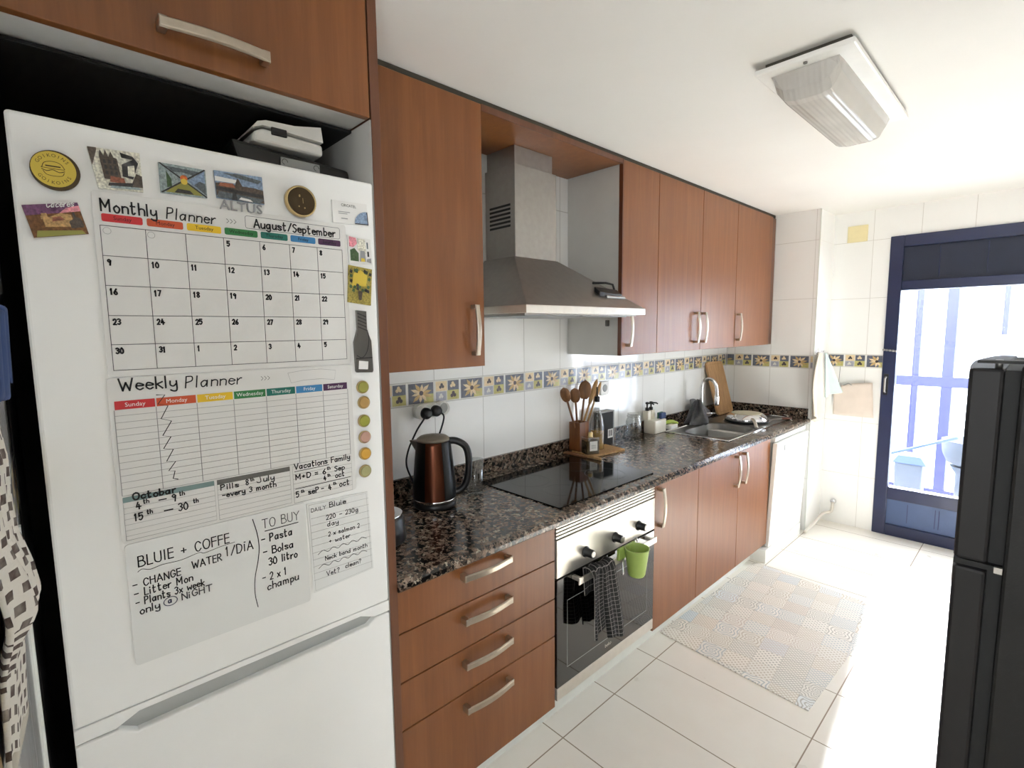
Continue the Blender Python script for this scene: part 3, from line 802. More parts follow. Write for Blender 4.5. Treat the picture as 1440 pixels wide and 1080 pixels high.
struct(MB().box(0.02, XU - 0.016, 0.0, YE - 0.002, 2.265, ZC - 0.0005, M['dark_gap']).build('gap_shade_strip'))  # dark strip stands in for shade in the gap above the wall cabinets

# tall side panel of the fridge housing and the cupboard over the fridge
t = thing('housing_panel', 'tall wooden end panel between the white fridge and the drawers', 'panel', (0.30, -0.012, 0))
MB().box(0.003, 0.603, -0.019, 0.0, 0.0, 2.285, M['wood_side']).build('panel_board', t, bevel=0.001)
MB().box(0.003, 0.598, -0.0225, -0.0192, 0.0, 1.986, M['laminate']).build('inner_face', t)
MB().box(0.603, 0.6055, -0.0225, 0.0005, 0.0, 2.285, M['wood_side']).build('edge_band', t, bevel=0.0008)
t = thing('bridge_cabinet', 'wooden cupboard over the white fridge with a horizontal handle', 'cabinet', (0.30, -0.34, 1.987))
MB().box(0.003, 0.583, -0.669, -0.0235, 1.990, 2.285, M['laminate']).build('cabinet_body', t)
dr = MB().box(0.585, 0.605, -0.672, -0.026, 1.987, 2.285, M['wood']).build('door', t, bevel=0.0015)
bow_handle('handle', dr, (0.605, -0.347, 2.034), 0.185, 'y')
lp = thing('niche_shade_boards', 'dark boards added to stand for the shadow around the white fridge', 'panel', (0.3, -0.35, 0))  # boards added in near-black so the recess reads as deep shadow
MB().box(0.002, 0.005, -0.686, -0.0235, 0.0, 1.985, M['niche_shade']).build('shade_back', lp)
MB().box(0.005, 0.50, -0.6875, -0.6850, 0.0, 1.985, M['niche_shade']).build('shade_side', lp)
MB().box(0.005, 0.505, -0.684, -0.0235, 1.980, 1.9865, M['niche_shade']).build('shade_top', lp)

# ------------------------------------------------------------------ base units
XC = 0.593
t = thing('drawer_unit', 'wooden four-drawer base unit between white fridge and oven', 'drawers', (0.30, 0.32, 0.109))
MB().box(0.02, XC - 0.021, 0.002, 0.637, 0.11, 0.795, M['laminate']).build('cabinet_body', t)
lines = [0.798, 0.671, 0.529, 0.387, 0.109]
for i in range(4):
    dr = front(t, 'drawer', 0.001, 0.6385, lines[i + 1], lines[i], XC)
    bow_handle('handle', dr, (XC, 0.312, (0.762, 0.626, 0.486, 0.343)[i]), 0.190, 'y')
def base(label, y0, y1, doors):
    t = thing('base_cabinet', label, 'cabinet', (0.30, (y0 + y1) / 2, 0.109))
    b_ = MB(); m = M['laminate']
    b_.box(0.02, XC - 0.021, y0 + 0.001, y0 + 0.017, 0.11, 0.795, m); b_.box(0.02, XC - 0.021, y1 - 0.017, y1 - 0.001, 0.11, 0.795, m)
    b_.box(0.02, XC - 0.021, y0 + 0.017, y1 - 0.017, 0.11, 0.127, m); b_.box(0.02, 0.03, y0 + 0.017, y1 - 0.017, 0.127, 0.795, m)
    b_.build('cabinet_body', t)
    for a, b_, hy in doors:
        dr = front(t, 'door', a, b_, 0.109, 0.798, XC)
        bow_handle('handle', dr, (XC, hy, 0.690), 0.178, 'z')
    return t
base('pale-lit single-door base cabinet just right of the oven', 1.300, 1.712, [(1.300, 1.712, 1.336)])
base('double-door wooden base cabinet under the sink', 1.712, 2.660, [(1.712, 2.193, 2.140), (2.193, 2.660, 2.240)])
pl = MB().box(0.505, 0.520, 0.001, 2.655, 0.0, 0.108, M['white_trim']); struct(pl.build('baseboard_left'))

# ------------------------------------------------------------------ worktop
t = thing('worktop', 'long speckled granite worktop with upstand along the tiled wall', 'worktop', (0.31, 1.67, 0.8))
PR = [(0.002, 0.8), (0.611, 0.8), (0.617, 0.806), (0.617, 0.820), (0.606, ZT), (0.002, ZT)]
PF = [(0.505, 0.8), (0.611, 0.8), (0.617, 0.806), (0.617, 0.820), (0.606, ZT), (0.505, ZT)]
fnY = lambda u, v, d: (u, d, v)
w = MB()
w.prism(PR, fnY, 0.002, 2.262, M['granite']); w.prism(PF, fnY, 2.262, 2.726, M['granite']); w.prism(PR, fnY, 2.726, YE - 0.002, M['granite'])
w.box(0.002, 0.176, 2.262, 2.726, 0.8, ZT, M['granite'])
w.build('slab', t)
u_ = MB().box(0.001, 0.018, 0.002, YE - 0.002, ZT, 0.902, M['granite']); u_.box(0.018, 0.600, YE - 0.019, YE - 0.001, ZT, 0.902, M['granite'])
u_.build('upstand', t, bevel=0.002)

# ------------------------------------------------------------------ hob
t = thing('induction_hob', 'flat black glass hob set in the granite worktop', 'hob', (0.33, 1.03, ZT))
MB().prism(rrect(0.098, 0.556, 0.705, 1.352, 0.008), XY(ZT), 0.0002, 0.005, M['hob_glass']).build('glass_top', t, bevel=0.001)
w = MB()
for (cx, cy, r) in ((0.24, 0.87, 0.085), (0.42, 0.87, 0.07), (0.24, 1.18, 0.075), (0.41, 1.18, 0.09)):
    ring = circle(cx, cy, r, 40); ring.append(ring[0]); MB().strokes(ring, 0.0012, XY(ZT + 0.0052), M['black_plastic']).build('cooking_zone', t, recalc=False)

# ------------------------------------------------------------------ oven
t = thing('oven', 'built-in oven with pale steel panel and black glass door', 'oven', (0.3, 0.97, 0.128))
MB().box(0.03, 0.574, 0.648, 1.290, 0.13, 0.790, M['black_matt']).build('oven_body', t)
yA, yB = 0.6435, 1.2965
MB().box(0.575, 0.597, yA, yB, 0.600, 0.742, M['steel_panel']).build('control_panel', t, bevel=0.002)
w = MB()
for i in range(4):
    z = 0.746 + i * 0.0128
    w.box(0.575, 0.594 - 0.0 * i, yA, yB, z, z + 0.0085, M['steel_panel'])
w.box(0.574, 0.582, yA, yB, 0.742, 0.796, M['black_matt'])
w.build('vent_grille', t, bevel=0.0008)
for yy in (0.806, 0.995, 1.166):
    k = MB().lathe([(0.021, 0), (0.021, 0.004), (0.0165, 0.006), (0.0155, 0.034), (0.0135, 0.037)], (0.597, yy, 0.652), M['black_plastic'], 24, fn=lambda a, b, h: (h, a, b)).build('knob', t)
    r_ = MB().lathe([(0.0135, 0), (0.0135, 0.002), (0.010, 0.0022)], (0.634, yy, 0.652), M['steel'], 20, fn=lambda a, b, h: (h, a, b)).build('knob_cap', k)
MB().lathe([(0.006, 0), (0.006, 0.003)], (0.597, 1.058, 0.630), M['steel_dark'], 14, fn=lambda a, b, h: (h, a, b)).build('indicator_light', t)
MB().box(0.575, 0.597, yA, yB, 0.178, 0.594, M['oven_glass']).build('oven_door', t, bevel=0.002)
w = MB(); rr = [(0.70, 0.24), (1.24, 0.24), (1.24, 0.50), (0.70, 0.50), (0.70, 0.24)]
w.strokes(rr, 0.003, YZ(0.5973), M['fridge_grey'])
lab(w.build('door_window', t, recalc=False), 'thin grey outline of the oven window')
w = MB(); font_mesh(w, 'beko', 0.955, 0.212, 0.022, YZ(0.5976), M['steel_panel'])
w.build('logo', t, recalc=False)
MB().box(0.575, 0.597, yA, yB, 0.130, 0.176, M['steel_panel']).build('lower_trim', t, bevel=0.0015)
hb = MB().box(0.634, 0.640, 0.717, 1.245, 0.566, 0.592, M['steel_panel'])
for yy in (0.735, 1.225): hb.box(0.596, 0.634, yy - 0.008, yy + 0.008, 0.572, 0.586, M['steel_panel'])
hb.build('handle_bar', t, bevel=0.0015)

# checked tea towel over the oven handle
def tea_towel():
    def fn(u, v):
        f_ = math.sin(u * 15 + 0.6) * 0.008 + math.sin(u * 7.5 + 2.0 + v) * 0.008
        fall = max(0.0, (v - 0.24) / 0.76)
        w_ = 0.150 + 0.045 * fall
        yc = 0.834 + 0.036 * fall
        y = yc + (u - 0.5) * w_ + 0.005 * math.sin(v * 5 + u * 4)
        if v < 0.16:
            q = v / 0.16
            return (0.620 - 0.004 * q + f_ * 0.25 * (1 - q), yc + (u - 0.5) * 0.13, 0.50 + 0.092 * q)
        if v < 0.24:
            q = (v - 0.16) / 0.08; a = math.pi * (1 - q)
            return (0.638 + 0.022 * math.cos(a), y, 0.592 + 0.013 * math.sin(a) + abs(f_) * 0.7 + 0.003)
        q = fall
        split = 0.022 * math.exp(-((u - 0.46) / 0.09) ** 2) * q
        L = 0.245 + (0.050 if u > 0.46 else 0.0) + 0.010 * math.sin(u * 9)
        return (0.662 + f_ * (0.6 + 0.6 * q) + 0.004 * q - split, y, 0.592 - q * L)
    m = MB(); m.grid(44, 52, fn, M['plaid'])
    return tag(m.build('tea_towel', solid=0.004, recalc=False), 'black and white checked tea towel hanging over the oven handle', 'towel')
tea_towel()
# lime green measuring cup clipped to the handle
t = thing('plastic_cup', 'lime green plastic cup hooked on the oven door handle', 'cup', (0.682, 1.005, 0.53))
MB().lathe([(0.001, 0.0), (0.030, 0.0), (0.034, 0.008), (0.047, 0.105), (0.050, 0.112), (0.045, 0.112), (0.042, 0.10), (0.030, 0.012), (0.0, 0.010)], (0.690, 1.010, 0.520), M['green_cup'], cap0=False, cap1=False).build('cup_body', t)
w = MB().box(0.641, 0.652, 0.945, 1.06, 0.585, 0.632, M['green_cup']); w.box(0.622, 0.652, 0.985, 1.035, 0.594, 0.600, M['green_cup']); w.box(0.622, 0.626, 0.985, 1.035, 0.56, 0.6, M['green_cup'])
w.build('clip', t, bevel=0.003)
w = MB(); w.tube(smooth_path([(0.645, 0.985, 0.585), (0.655, 0.968, 0.56), (0.66, 0.962, 0.535), (0.652, 0.970, 0.523)]), 0.004, M['chrome'], 8); w.build('wire_hook', t); w = MB(); w.tube(smooth_path([(0.645, 1.055, 0.62), (0.652, 1.062, 0.645), (0.662, 1.058, 0.632)]), 0.004, M['chrome'], 8)
w.build('wire_hook', t)

# ------------------------------------------------------------------ dishwasher (door slightly ajar at the top)
t = thing('dishwasher', 'white dishwasher at the end of the worktop, door slightly ajar', 'dishwasher', (0.30, 2.96, 0))
MB().box(0.03, 0.580, 2.664, 3.262, 0.10, 0.793, M['white_gloss']).build('machine_body', t)
MB().hexa([(0.584, 2.665, 0.086), (0.606, 2.665, 0.086), (0.606, 3.262, 0.086), (0.584, 3.262, 0.086)], [(0.606, 2.665, 0.762), (0.634, 2.665, 0.762), (0.634, 3.262, 0.762), (0.606, 3.262, 0.762)], M['white_gloss']).build('door', t, bevel=0.003)
MB().box(0.584, 0.612, 2.69, 3.262, 0.766, 0.795, M['white_gloss']).build('control_strip', t, bevel=0.003)
MB().hexa([(0.6325, 2.790, 0.700), (0.6345, 2.790, 0.700), (0.6345, 2.812, 0.700), (0.6325, 2.812, 0.700)], [(0.6335, 2.790, 0.735), (0.6358, 2.790, 0.735), (0.6358, 2.812, 0.735), (0.6335, 2.812, 0.735)], M['slate'] if 'slate' in M else M['fridge_grey']).build('badge', t)
MB().box(0.51, 0.612, 2.605, 3.255, 0.0, 0.084, M['white_gloss']).build('plinth', t, bevel=0.002)
w = MB(); w.tube(smooth_path([(0.64, 3.27, 0.02), (0.655, 3.45, 0.05), (0.66, 3.60, 0.075), (0.69, 3.655, 0.08), (0.705, 3.66, 0.10), (0.708, 3.662, 0.16)]), 0.011, M['pale_pipe'], 8)
w.lathe([(0.018, 0), (0.018, 0.02), (0.010, 0.024)], (0.708, 3.684, 0.165), M['chrome'], 14, fn=lambda a, b, h: (a, -h, b))
tag(w.build('water_pipe'), 'white painted pipe with a tap low in the corner by the door', 'pipe')

# ------------------------------------------------------------------ cooker hood
t = thing('cooker_hood', 'brushed steel chimney cooker hood above the hob', 'cooker hood', (0.15, 0.97, 1.544))
w = MB()
A = [(0.006, 0.597), (0.50, 0.597), (0.50, 1.344), (0.006, 1.344)]; C_ = [(0.006, 0.835), (0.196, 0.835), (0.196, 1.105), (0.006, 1.105)]
w.hexa([(x, y, 1.573) for x, y in A], [(x, y, 1.79) for x, y in C_], M['steel'])
w.build('canopy', t, bevel=0.002)
w = MB(); w.box(0.006, 0.502, 0.595, 1.346, 1.545, 1.5735, M['steel_panel']); w.build('lip', t, bevel=0.002)
w = MB(); w.box(0.03, 0.47, 0.62, 1.32, 1.541, 1.546, M['steel']); 
for i in range(2): w.box(0.06 , 0.44, 0.65 + i * 0.33, 0.96 + i * 0.33, 1.537, 1.542, M['fridge_grey'])
w.build('filter', t)
w = MB().box(0.006, 0.192, 0.845, 1.100, 1.785, 2.165, M['steel']); w.build('chimney', t, bevel=0.002)
w = MB().box(0.006, 0.180, 0.857, 1.088, 2.150, 2.2425, M['steel']); w.build('chimney_extension', t, bevel=0.002)
w = MB()
for i in range(6): w.box(0.035, 0.165, 0.8438, 0.8448, 1.915 + i * 0.017, 1.924 + i * 0.017, M['black_matt'])
w.build('vent_slot', t)
# gadget lying on the sloping canopy
def on_canopy(x): return 1.573 + (0.50 - x) / (0.50 - 0.196) * (1.79 - 1.573)
t = thing('grill_lighter', 'black folding kitchen gadget lying on the hood canopy', 'gadget', (0.42, 1.19, on_canopy(0.42)))
xs = (0.405, 0.435)
w = MB(); w.hexa([(xs[0], 1.10, on_canopy(xs[0]) + 0.002), (xs[1], 1.10, on_canopy(xs[1]) + 0.002), (xs[1], 1.262, on_canopy(xs[1]) + 0.002), (xs[0], 1.262, on_canopy(xs[0]) + 0.002)],
                 [(xs[0], 1.10, on_canopy(xs[0]) + 0.024), (xs[1], 1.10, on_canopy(xs[1]) + 0.022), (xs[1], 1.262, on_canopy(xs[1]) + 0.016), (xs[0], 1.262, on_canopy(xs[0]) + 0.018)], M['black_plastic'])
w.build('grip', t, bevel=0.003)
w = MB(); w.hexa([(0.436, 1.14, on_canopy(0.436) + 0.002), (0.443, 1.14, on_canopy(0.443) + 0.002), (0.443, 1.275, on_canopy(0.443) + 0.002), (0.436, 1.275, on_canopy(0.436) + 0.002)], [(0.436, 1.14, on_canopy(0.436) + 0.012), (0.443, 1.14, on_canopy(0.443) + 0.012), (0.443, 1.275, on_canopy(0.443) + 0.010), (0.436, 1.275, on_canopy(0.436) + 0.010)], M['steel']); w.build('blade', t)
w = MB(); w.tube([(0.36, 1.15, on_canopy(0.36) + 0.012), (0.375, 1.225, on_canopy(0.375) + 0.026), (0.39, 1.255, on_canopy(0.39) + 0.03), (0.395, 1.262, on_canopy(0.395) + 0.006)], 0.005, M['black_plastic'], 8); w.build('arm', t)

# ------------------------------------------------------------------ sink and tap
t = thing('sink', 'stainless steel inset sink with a ribbed drainer on the right', 'sink', (0.32, 2.8, ZT))
w = MB(); N = 48
hx, hy, cx, cy = 0.155, 0.222, 0.340, 2.494
def sq(a, ax, ay, p):
    c, s2 = math.cos(a), math.sin(a); k = (abs(c) ** p + abs(s2) ** p) ** (-1 / p)
    return ax * k * c, ay * k * s2
rings = []
outer = []
X0, X1, Y0, Y1 = 0.118, 0.520, 2.215, 3.280
for i in range(N):
    a = 2 * math.pi * i / N; c, s2 = math.cos(a), math.sin(a)
    ts = []
    if c > 1e-9: ts.append((X1 - cx) / c)
    if c < -1e-9: ts.append((X0 - cx) / c)
    if s2 > 1e-9: ts.append((2.76 - cy) / s2)
    if s2 < -1e-9: ts.append((Y0 - cy) / s2)
    q = min(ts); outer.append((cx + q * c, cy + q * s2, ZT + 0.0035))
rings.append(outer)
for k, z, p in ((1.0, ZT + 0.0035, 5), (0.985, ZT - 0.004, 5), (0.93, ZT - 0.135, 5), (0.80, ZT - 0.152, 4), (0.15, ZT - 0.156, 2)):
    rings.append([(cx + sq(2 * math.pi * i / N, hx * k, hy * k, p)[0], cy + sq(2 * math.pi * i / N, hx * k, hy * k, p)[1], z) for i in range(N)])
vs = [p for r in rings for p in r]
fs = [(j * N + i, j * N + (i + 1) % N, (j + 1) * N + (i + 1) % N, (j + 1) * N + i) for j in range(len(rings) - 1) for i in range(N)]
fs.append(tuple((len(rings) - 1) * N + i for i in range(N)))
w.add(vs, fs, M['steel_dark'], True)
w.build('bowl', t)
w = MB().box(X0, X1, 2.7601, Y1, ZT + 0.0005, ZT + 0.0035, M['steel_dark']); w.build('drainer', t)
w = MB()
for i in range(6): w.tube([(0.215 + i * 0.047, 2.84, ZT + 0.004), (0.215 + i * 0.047, 3.22, ZT + 0.0045)], 0.008, M['steel'], 8, flat=0.7)
w.build('drainer_rib', t)
w = MB(); rim = [(X0, Y0), (X1, Y0), (X1, Y1), (X0, Y1)]
for i in range(4):
    a, b_ = rim[i], rim[(i + 1) % 4]; w.tube([(a[0], a[1], ZT + 0.003), (b_[0], b_[1], ZT + 0.003)], 0.0035, M['chrome'], 8)
w.build('rim', t)
MB().lathe([(0.03, 0), (0.03, 0.002), (0.012, 0.0025)], (cx, cy, ZT - 0.156), M['chrome'], 20).build('plug_hole', t)
t = thing('kitchen_tap', 'chrome swan-neck tap standing behind the sink bowl', 'tap', (0.09, 2.76, ZT))
MB().lathe([(0.026, 0), (0.026, 0.01), (0.019, 0.016), (0.018, 0.06), (0.013, 0.066)], (0.09, 2.755, ZT), M['chrome'], 20).build('base', t)
path = [(0.09, 2.755, ZT + 0.06), (0.09, 2.752, ZT + 0.20), (0.092, 2.750, ZT + 0.25), (0.105, 2.755, ZT + 0.285), (0.135, 2.763, ZT + 0.298), (0.165, 2.770, ZT + 0.285), (0.185, 2.775, ZT + 0.245), (0.190, 2.777, ZT + 0.17)]
MB().tube(smooth_path(path, 5), 0.0115, M['chrome'], 12).build('spout', t)
MB().lathe([(0.014, 0), (0.016, 0.01), (0.016, 0.06), (0.012, 0.07)], (0.190, 2.777, ZT + 0.115), M['chrome'], 16).build('spray_head', t)
MB().tube([(0.108, 2.757, ZT + 0.045), (0.13, 2.785, ZT + 0.052), (0.158, 2.825, ZT + 0.05)], [0.008, 0.006, 0.005], M['chrome'], 10).build('lever', t)

# ------------------------------------------------------------------ things by the sink
t = thing('soap_caddy', 'cream soap caddy with two black pumps beside the sink', 'soap dispenser', (0.06, 2.17, ZT))
MB().prism(rrect(0.028, 0.112, 2.105, 2.245, 0.012), XY(ZT), 0.001, 0.082, M['ceramic'], True).build('tray', t, bevel=0.003)
for yy in (2.125, 2.170):
    b_ = MB().prism(rrect(0.022, 0.062, yy - 0.021, yy + 0.021, 0.008), XY(ZT), 0.0825, 0.140, M['ceramic'], True).build('bottle', t, bevel=0.003)
    w = MB().lathe([(0.012, 0), (0.012, 0.018), (0.005, 0.020), (0.005, 0.040), (0.011, 0.041), (0.011, 0.052), (0.004, 0.054)], (0.042, yy, ZT + 0.1402), M['black_plastic'], 16)
    w.tube([(0.042, yy, ZT + 0.187), (0.075, yy + 0.010, ZT + 0.186), (0.083, yy + 0.012, ZT + 0.180)], 0.0045, M['black_plastic'], 8)
    w.build('pump', b_)
t = thing('sponge', 'blue and green washing-up sponge in the soap caddy', 'sponge', (0.095, 2.235, ZT + 0.08))
MB().box(0.076, 0.086, 2.185, 2.243, ZT + 0.085, ZT + 0.125, M['sponge_green']).build('scourer', t, bevel=0.004)
MB().box(0.0862, 0.108, 2.187, 2.245, ZT + 0.085, ZT + 0.123, M['sponge_blue']).build('foam', t, bevel=0.006)
t = thing('dish_brush', 'lime green dish brush lying beside the soap caddy', 'brush', (0.095, 2.33, ZT))
MB().tube(smooth_path([(0.075, 2.262, ZT + 0.03), (0.08, 2.30, ZT + 0.045), (0.088, 2.35, ZT + 0.046), (0.10, 2.40, ZT + 0.03)]), [0.008] * 6 + [0.013] * 6 + [0.010] * 4, M['brush_green'], 10).build('handle', t)
MB().prism(rrect(0.075, 0.115, 2.29, 2.39, 0.015), XY(ZT), 0.004, 0.030, M['white_plastic']).build('bristles', t, bevel=0.004)

def heap(name, label, cat, c, rx, ry, h, m, seed, solid=0.004, amp=0.012):
    rnd = random.Random(seed); ph = [rnd.uniform(0, 6) for _ in range(6)]
    def fn(u, v):
        a = 2 * math.pi * u; r = v
        k = 1 - r ** 1.7
        wob = math.sin(a * 5 + ph[0] + 3 * r) * 0.5 + math.sin(a * 9 + ph[1] - 4 * r) * 0.35 + math.sin(a * 3 + ph[2]) * 0.4
        rr_ = r * (1 + 0.12 * math.sin(a * 4 + ph[3]))
        k = k * (0.72 + 0.38 * abs(math.sin(a * 2.5 + ph[4] + 2.5 * r)) + 0.12 * math.sin(a * 6 + 7 * r))
        return (c[0] + rx * rr_ * math.cos(a) + amp * wob * r, c[1] + ry * rr_ * math.sin(a) + amp * wob * r, max(c[2] + 0.003, c[2] + h * k + amp * wob * (1 - 0.4 * r) * (0.4 + r)))
    g_ = MB(); g_.grid(56, 16, fn, m)
    return tag(g_.build(name, solid=solid, recalc=False), label, cat)
heap('dish_cloth', 'crumpled dark grey dish cloth draped by the tap over the sink', 'cloth', (0.140, 2.585, ZT + 0.006), 0.072, 0.085, 0.140, M['grey_cloth'], 3, amp=0.020)
# grey drying cloth propped behind the tap
def tent(u, v):
    return (0.036 + 0.030 * v + 0.006 * math.sin(u * 8 + v * 2), 2.690 + u * 0.30, ZT + 0.006 + 0.145 * (1 - 0.85 * u ** 2.2) * (1 - v) + 0.004 * math.sin(u * 14))
g_ = MB(); g_.grid(22, 12, tent, M['grey_cloth2']); tag(g_.build('drying_cloth', solid=0.004, recalc=False), 'plain grey cloth propped against the wall behind the tap', 'cloth')

# cutting board leaning on the tiled wall in the corner
t = thing('chopping_board', 'tall pale wooden chopping board leaning on the wall behind the drainer', 'chopping board', (0.07, 3.13, ZT))
w = MB()
def lean(u, v, d):
    return (0.104 - 0.215 * v + 0.97 * d, u + 0.0, ZT + 0.006 + 0.97 * v + 0.215 * d)
W0, W1 = 3.005, 3.268
w.prism([(u - 0.10 * v, v) for u, v in rrect(W0, W1, 0.0, 0.405, 0.03)], lean, -0.018, 0.0, M['wood_board']); w.build('board', t, bevel=0.003)
w = MB(); gr = [(u - 0.10 * v, v) for u, v in rrect(W0 + 0.024, W1 - 0.024, 0.02, 0.385, 0.02)]; gr.append(gr[0])
w.strokes(gr, 0.004, lean, M['wood_spoon2'], 0.0006); w.build('juice_groove', t, recalc=False)

# pan upside down on the drainer with a steel handle
t = thing('frying_pan', 'shallow steel pan turned upside down on the sink drainer', 'pan', (0.355, 2.90, ZT + 0.01))
PC = (0.345, 2.905, ZT + 0.0165)
MB().lathe([(0.135, 0.0), (0.140, 0.004), (0.128, 0.028), (0.105, 0.046), (0.098, 0.048)], PC, M['chrome'], 40, cap0=False).build('pan_wall', t)
MB().lathe([(0.098, 0.0482), (0.094, 0.050)], PC, M['pan_in'], 40).build('pan_base', t)
MB().lathe([(0.139, -0.006), (0.139, 0.0)], PC, M['black_matt'], 40).build('rim', t)
MB().tube(smooth_path([(0.425, 2.80, ZT + 0.045), (0.455, 2.755, ZT + 0.040), (0.485, 2.705, ZT + 0.022), (0.497, 2.680, ZT + 0.012)]), 0.011, M['steel_panel'], 10, flat=0.6).build('handle', t)
def knife(label, a, b_, c_):
    t = thing('kitchen_knife', label, 'knife', (a[0], a[1], ZT))
    A_, B_ = Vector((a[0], a[1], 0)), Vector((b_[0], b_[1], 0)); d_ = (B_ - A_).normalized(); p = Vector((-d_.y, d_.x, 0))
    z0 = ZT + c_
    MB().tube([(a[0], a[1], z0 + 0.009), ((a[0] + b_[0]) / 2, (a[1] + b_[1]) / 2, z0 + 0.010), (b_[0], b_[1], z0 + 0.009)], [0.008, 0.009, 0.007], M['wood_edge'], 10).build('handle', t)
    C3 = A_ - d_ * 0.13
    MB().hexa([(A_ - p * 0.008).to_tuple()[:2] + (z0 + 0.006,), (A_ + p * 0.008).to_tuple()[:2] + (z0 + 0.006,), (C3 + p * 0.002).to_tuple()[:2] + (z0 + 0.006,), (C3 - p * 0.006).to_tuple()[:2] + (z0 + 0.006,)],
              [(A_ - p * 0.008).to_tuple()[:2] + (z0 + 0.010,), (A_ + p * 0.008).to_tuple()[:2] + (z0 + 0.010,), (C3 + p * 0.002).to_tuple()[:2] + (z0 + 0.009,), (C3 - p * 0.006).to_tuple()[:2] + (z0 + 0.009,)], M['steel']).build('blade', t)
    return t
knife('brown-handled knife nearer the worktop edge, right of the pan', (0.50, 3.12), (0.545, 3.18), 0.006)
knife('brown-handled knife nearer the end wall, right of the pan', (0.30, 3.15), (0.37, 3.25), 0.006)
w = MB(); w.tube([(0.56, 3.14, ZT + 0.006), (0.50, 3.24, ZT + 0.008), (0.49, 3.27, ZT + 0.016), (0.46, 3.30, ZT + 0.016)], [0.004, 0.004, 0.006, 0.009], M['steel_panel'], 8, flat=0.5)
tag(w.build('spoon'), 'pale metal spoon at the far end of the drainer', 'spoon')

# ------------------------------------------------------------------ things behind the hob
t = thing('tray_board', 'small pale wooden board carrying the oil bottle and jar', 'board', (0.13, 1.545, ZT))
Rm = Matrix.Rotation(math.radians(-8), 4, 'Z')
w = MB().prism(rrect(-0.080, 0.080, -0.125, 0.125, 0.012), lambda u, v, d: (0.128 + (Rm @ Vector((u, v, 0))).x, 1.510 + (Rm @ Vector((u, v, 0))).y, ZT + d), 0.001, 0.012, M['wood_spoon2']); w.build('board', t, bevel=0.002)
t = thing('wooden_spatula', 'dark wooden spatula lying along the back edge of the hob', 'spatula', (0.12, 1.385, ZT))
w = MB().prism(rrect(0.0, 0.15, -0.020, 0.020, 0.012), lambda u, v, d: (0.030 + u * 1.0 + 0.0 * v, 1.350 + v * (1.0 - 0.3 * u / 0.15) + u * 0.02, ZT + d), 0.006, 0.013, M['wood_spoon']); w.build('blade', t, bevel=0.002)
MB().tube([(0.155, 1.353, ZT + 0.012), (0.21, 1.351, ZT + 0.014), (0.262, 1.349, ZT + 0.014)], [0.008, 0.007, 0.008], M['wood_spoon2'], 10).build('handle', t)
# utensil box with wooden spoons
t = thing('utensil_holder', 'square acacia box holding wooden cooking spoons', 'utensil holder', (0.058, 1.462, ZT))
w = MB(); x0, x1, yy0, yy1, z0, z1 = 0.021, 0.093, 1.396, 1.470, ZT + 0.0125, ZT + 0.165
for a in ((x0, x0 + 0.007, yy0, yy1), (x1 - 0.007, x1, yy0, yy1), (x0 + 0.007, x1 - 0.007, yy0, yy0 + 0.007), (x0 + 0.007, x1 - 0.007, yy1 - 0.007, yy1)): w.box(a[0], a[1], a[2], a[3], z0, z1, M['wood_box'])
w.box(x0, x1, yy0, yy1, z0, z0 + 0.006, M['wood_box']); w.build('box', t)
def spoon(label, foot, head, rw, rl, m, slot=False, flat=0.35):
    foot = (foot[0] - 0.002, foot[1] - 0.026, foot[2])
    F, H = Vector(foot), Vector(head)
    t = thing('wooden_spoon', label, 'spoon', foot, 'wooden spoons in the utensil box')
    d_ = (H - F).normalized()
    N_ = 10
    pts = [F + (H - F) * (i / N_) for i in range(N_ + 1)]
    MB().tube(pts, [0.0055] * (N_ + 1), m, 8).build('handle', t)
    w = MB(); side = Vector((0.75, 0.66, 0)); side = (side - d_ * side.dot(d_)).normalized(); nrm = d_.cross(side)
    vs = []; fs = []; seg = 16; rg = 8
    for j in range(rg + 1):
        q = j / rg; hh = -rl * 0.95 + 1.95 * rl * q
        wd = rw * math.sqrt(max(0.0, 1 - ((hh) / rl) ** 2)) if hh > 0 else rw * (0.2 + 0.8 * math.sqrt(max(0, 1 - (hh / rl) ** 2)))
        for k in range(seg):
            a = 2 * math.pi * k / seg
            vs.append(H + d_ * (hh + rl * 0.6) + side * (wd * math.cos(a)) + nrm * (wd * flat * math.sin(a)))
    for j in range(rg):
        for k in range(seg): fs.append((j * seg + k, j * seg + (k + 1) % seg, (j + 1) * seg + (k + 1) % seg, (j + 1) * seg + k))
    fs.append(tuple(range(seg))); fs.append(tuple(rg * seg + k for k in range(seg)))
    w.add(vs, fs, m, True); w.build('spoon_head', t)
    return t
zf = ZT + 0.022
spoon('dark wooden spoon leaning furthest left in the utensil box', (0.065, 1.470, zf), (0.052, 1.338, ZT + 0.295), 0.026, 0.042, M['wood_spoon'])
spoon('short round wooden spoon second from left in the utensil box', (0.055, 1.465, zf), (0.055, 1.405, ZT + 0.285), 0.028, 0.040, M['wood_spoon'])
spoon('broad upright wooden spoon in the middle of the utensil box', (0.060, 1.455, zf), (0.056, 1.478, ZT + 0.300), 0.034, 0.052, M['wood_spoon'])
spoon('slim light wooden spatula leaning right in the utensil box', (0.050, 1.440, zf), (0.060, 1.530, ZT + 0.275), 0.014, 0.075, M['wood_spoon2'], flat=0.5)
spoon('thin pale wooden stick furthest right in the utensil box', (0.075, 1.436, zf), (0.065, 1.560, ZT + 0.270), 0.010, 0.070, M['wood_spoon2'], flat=0.6)
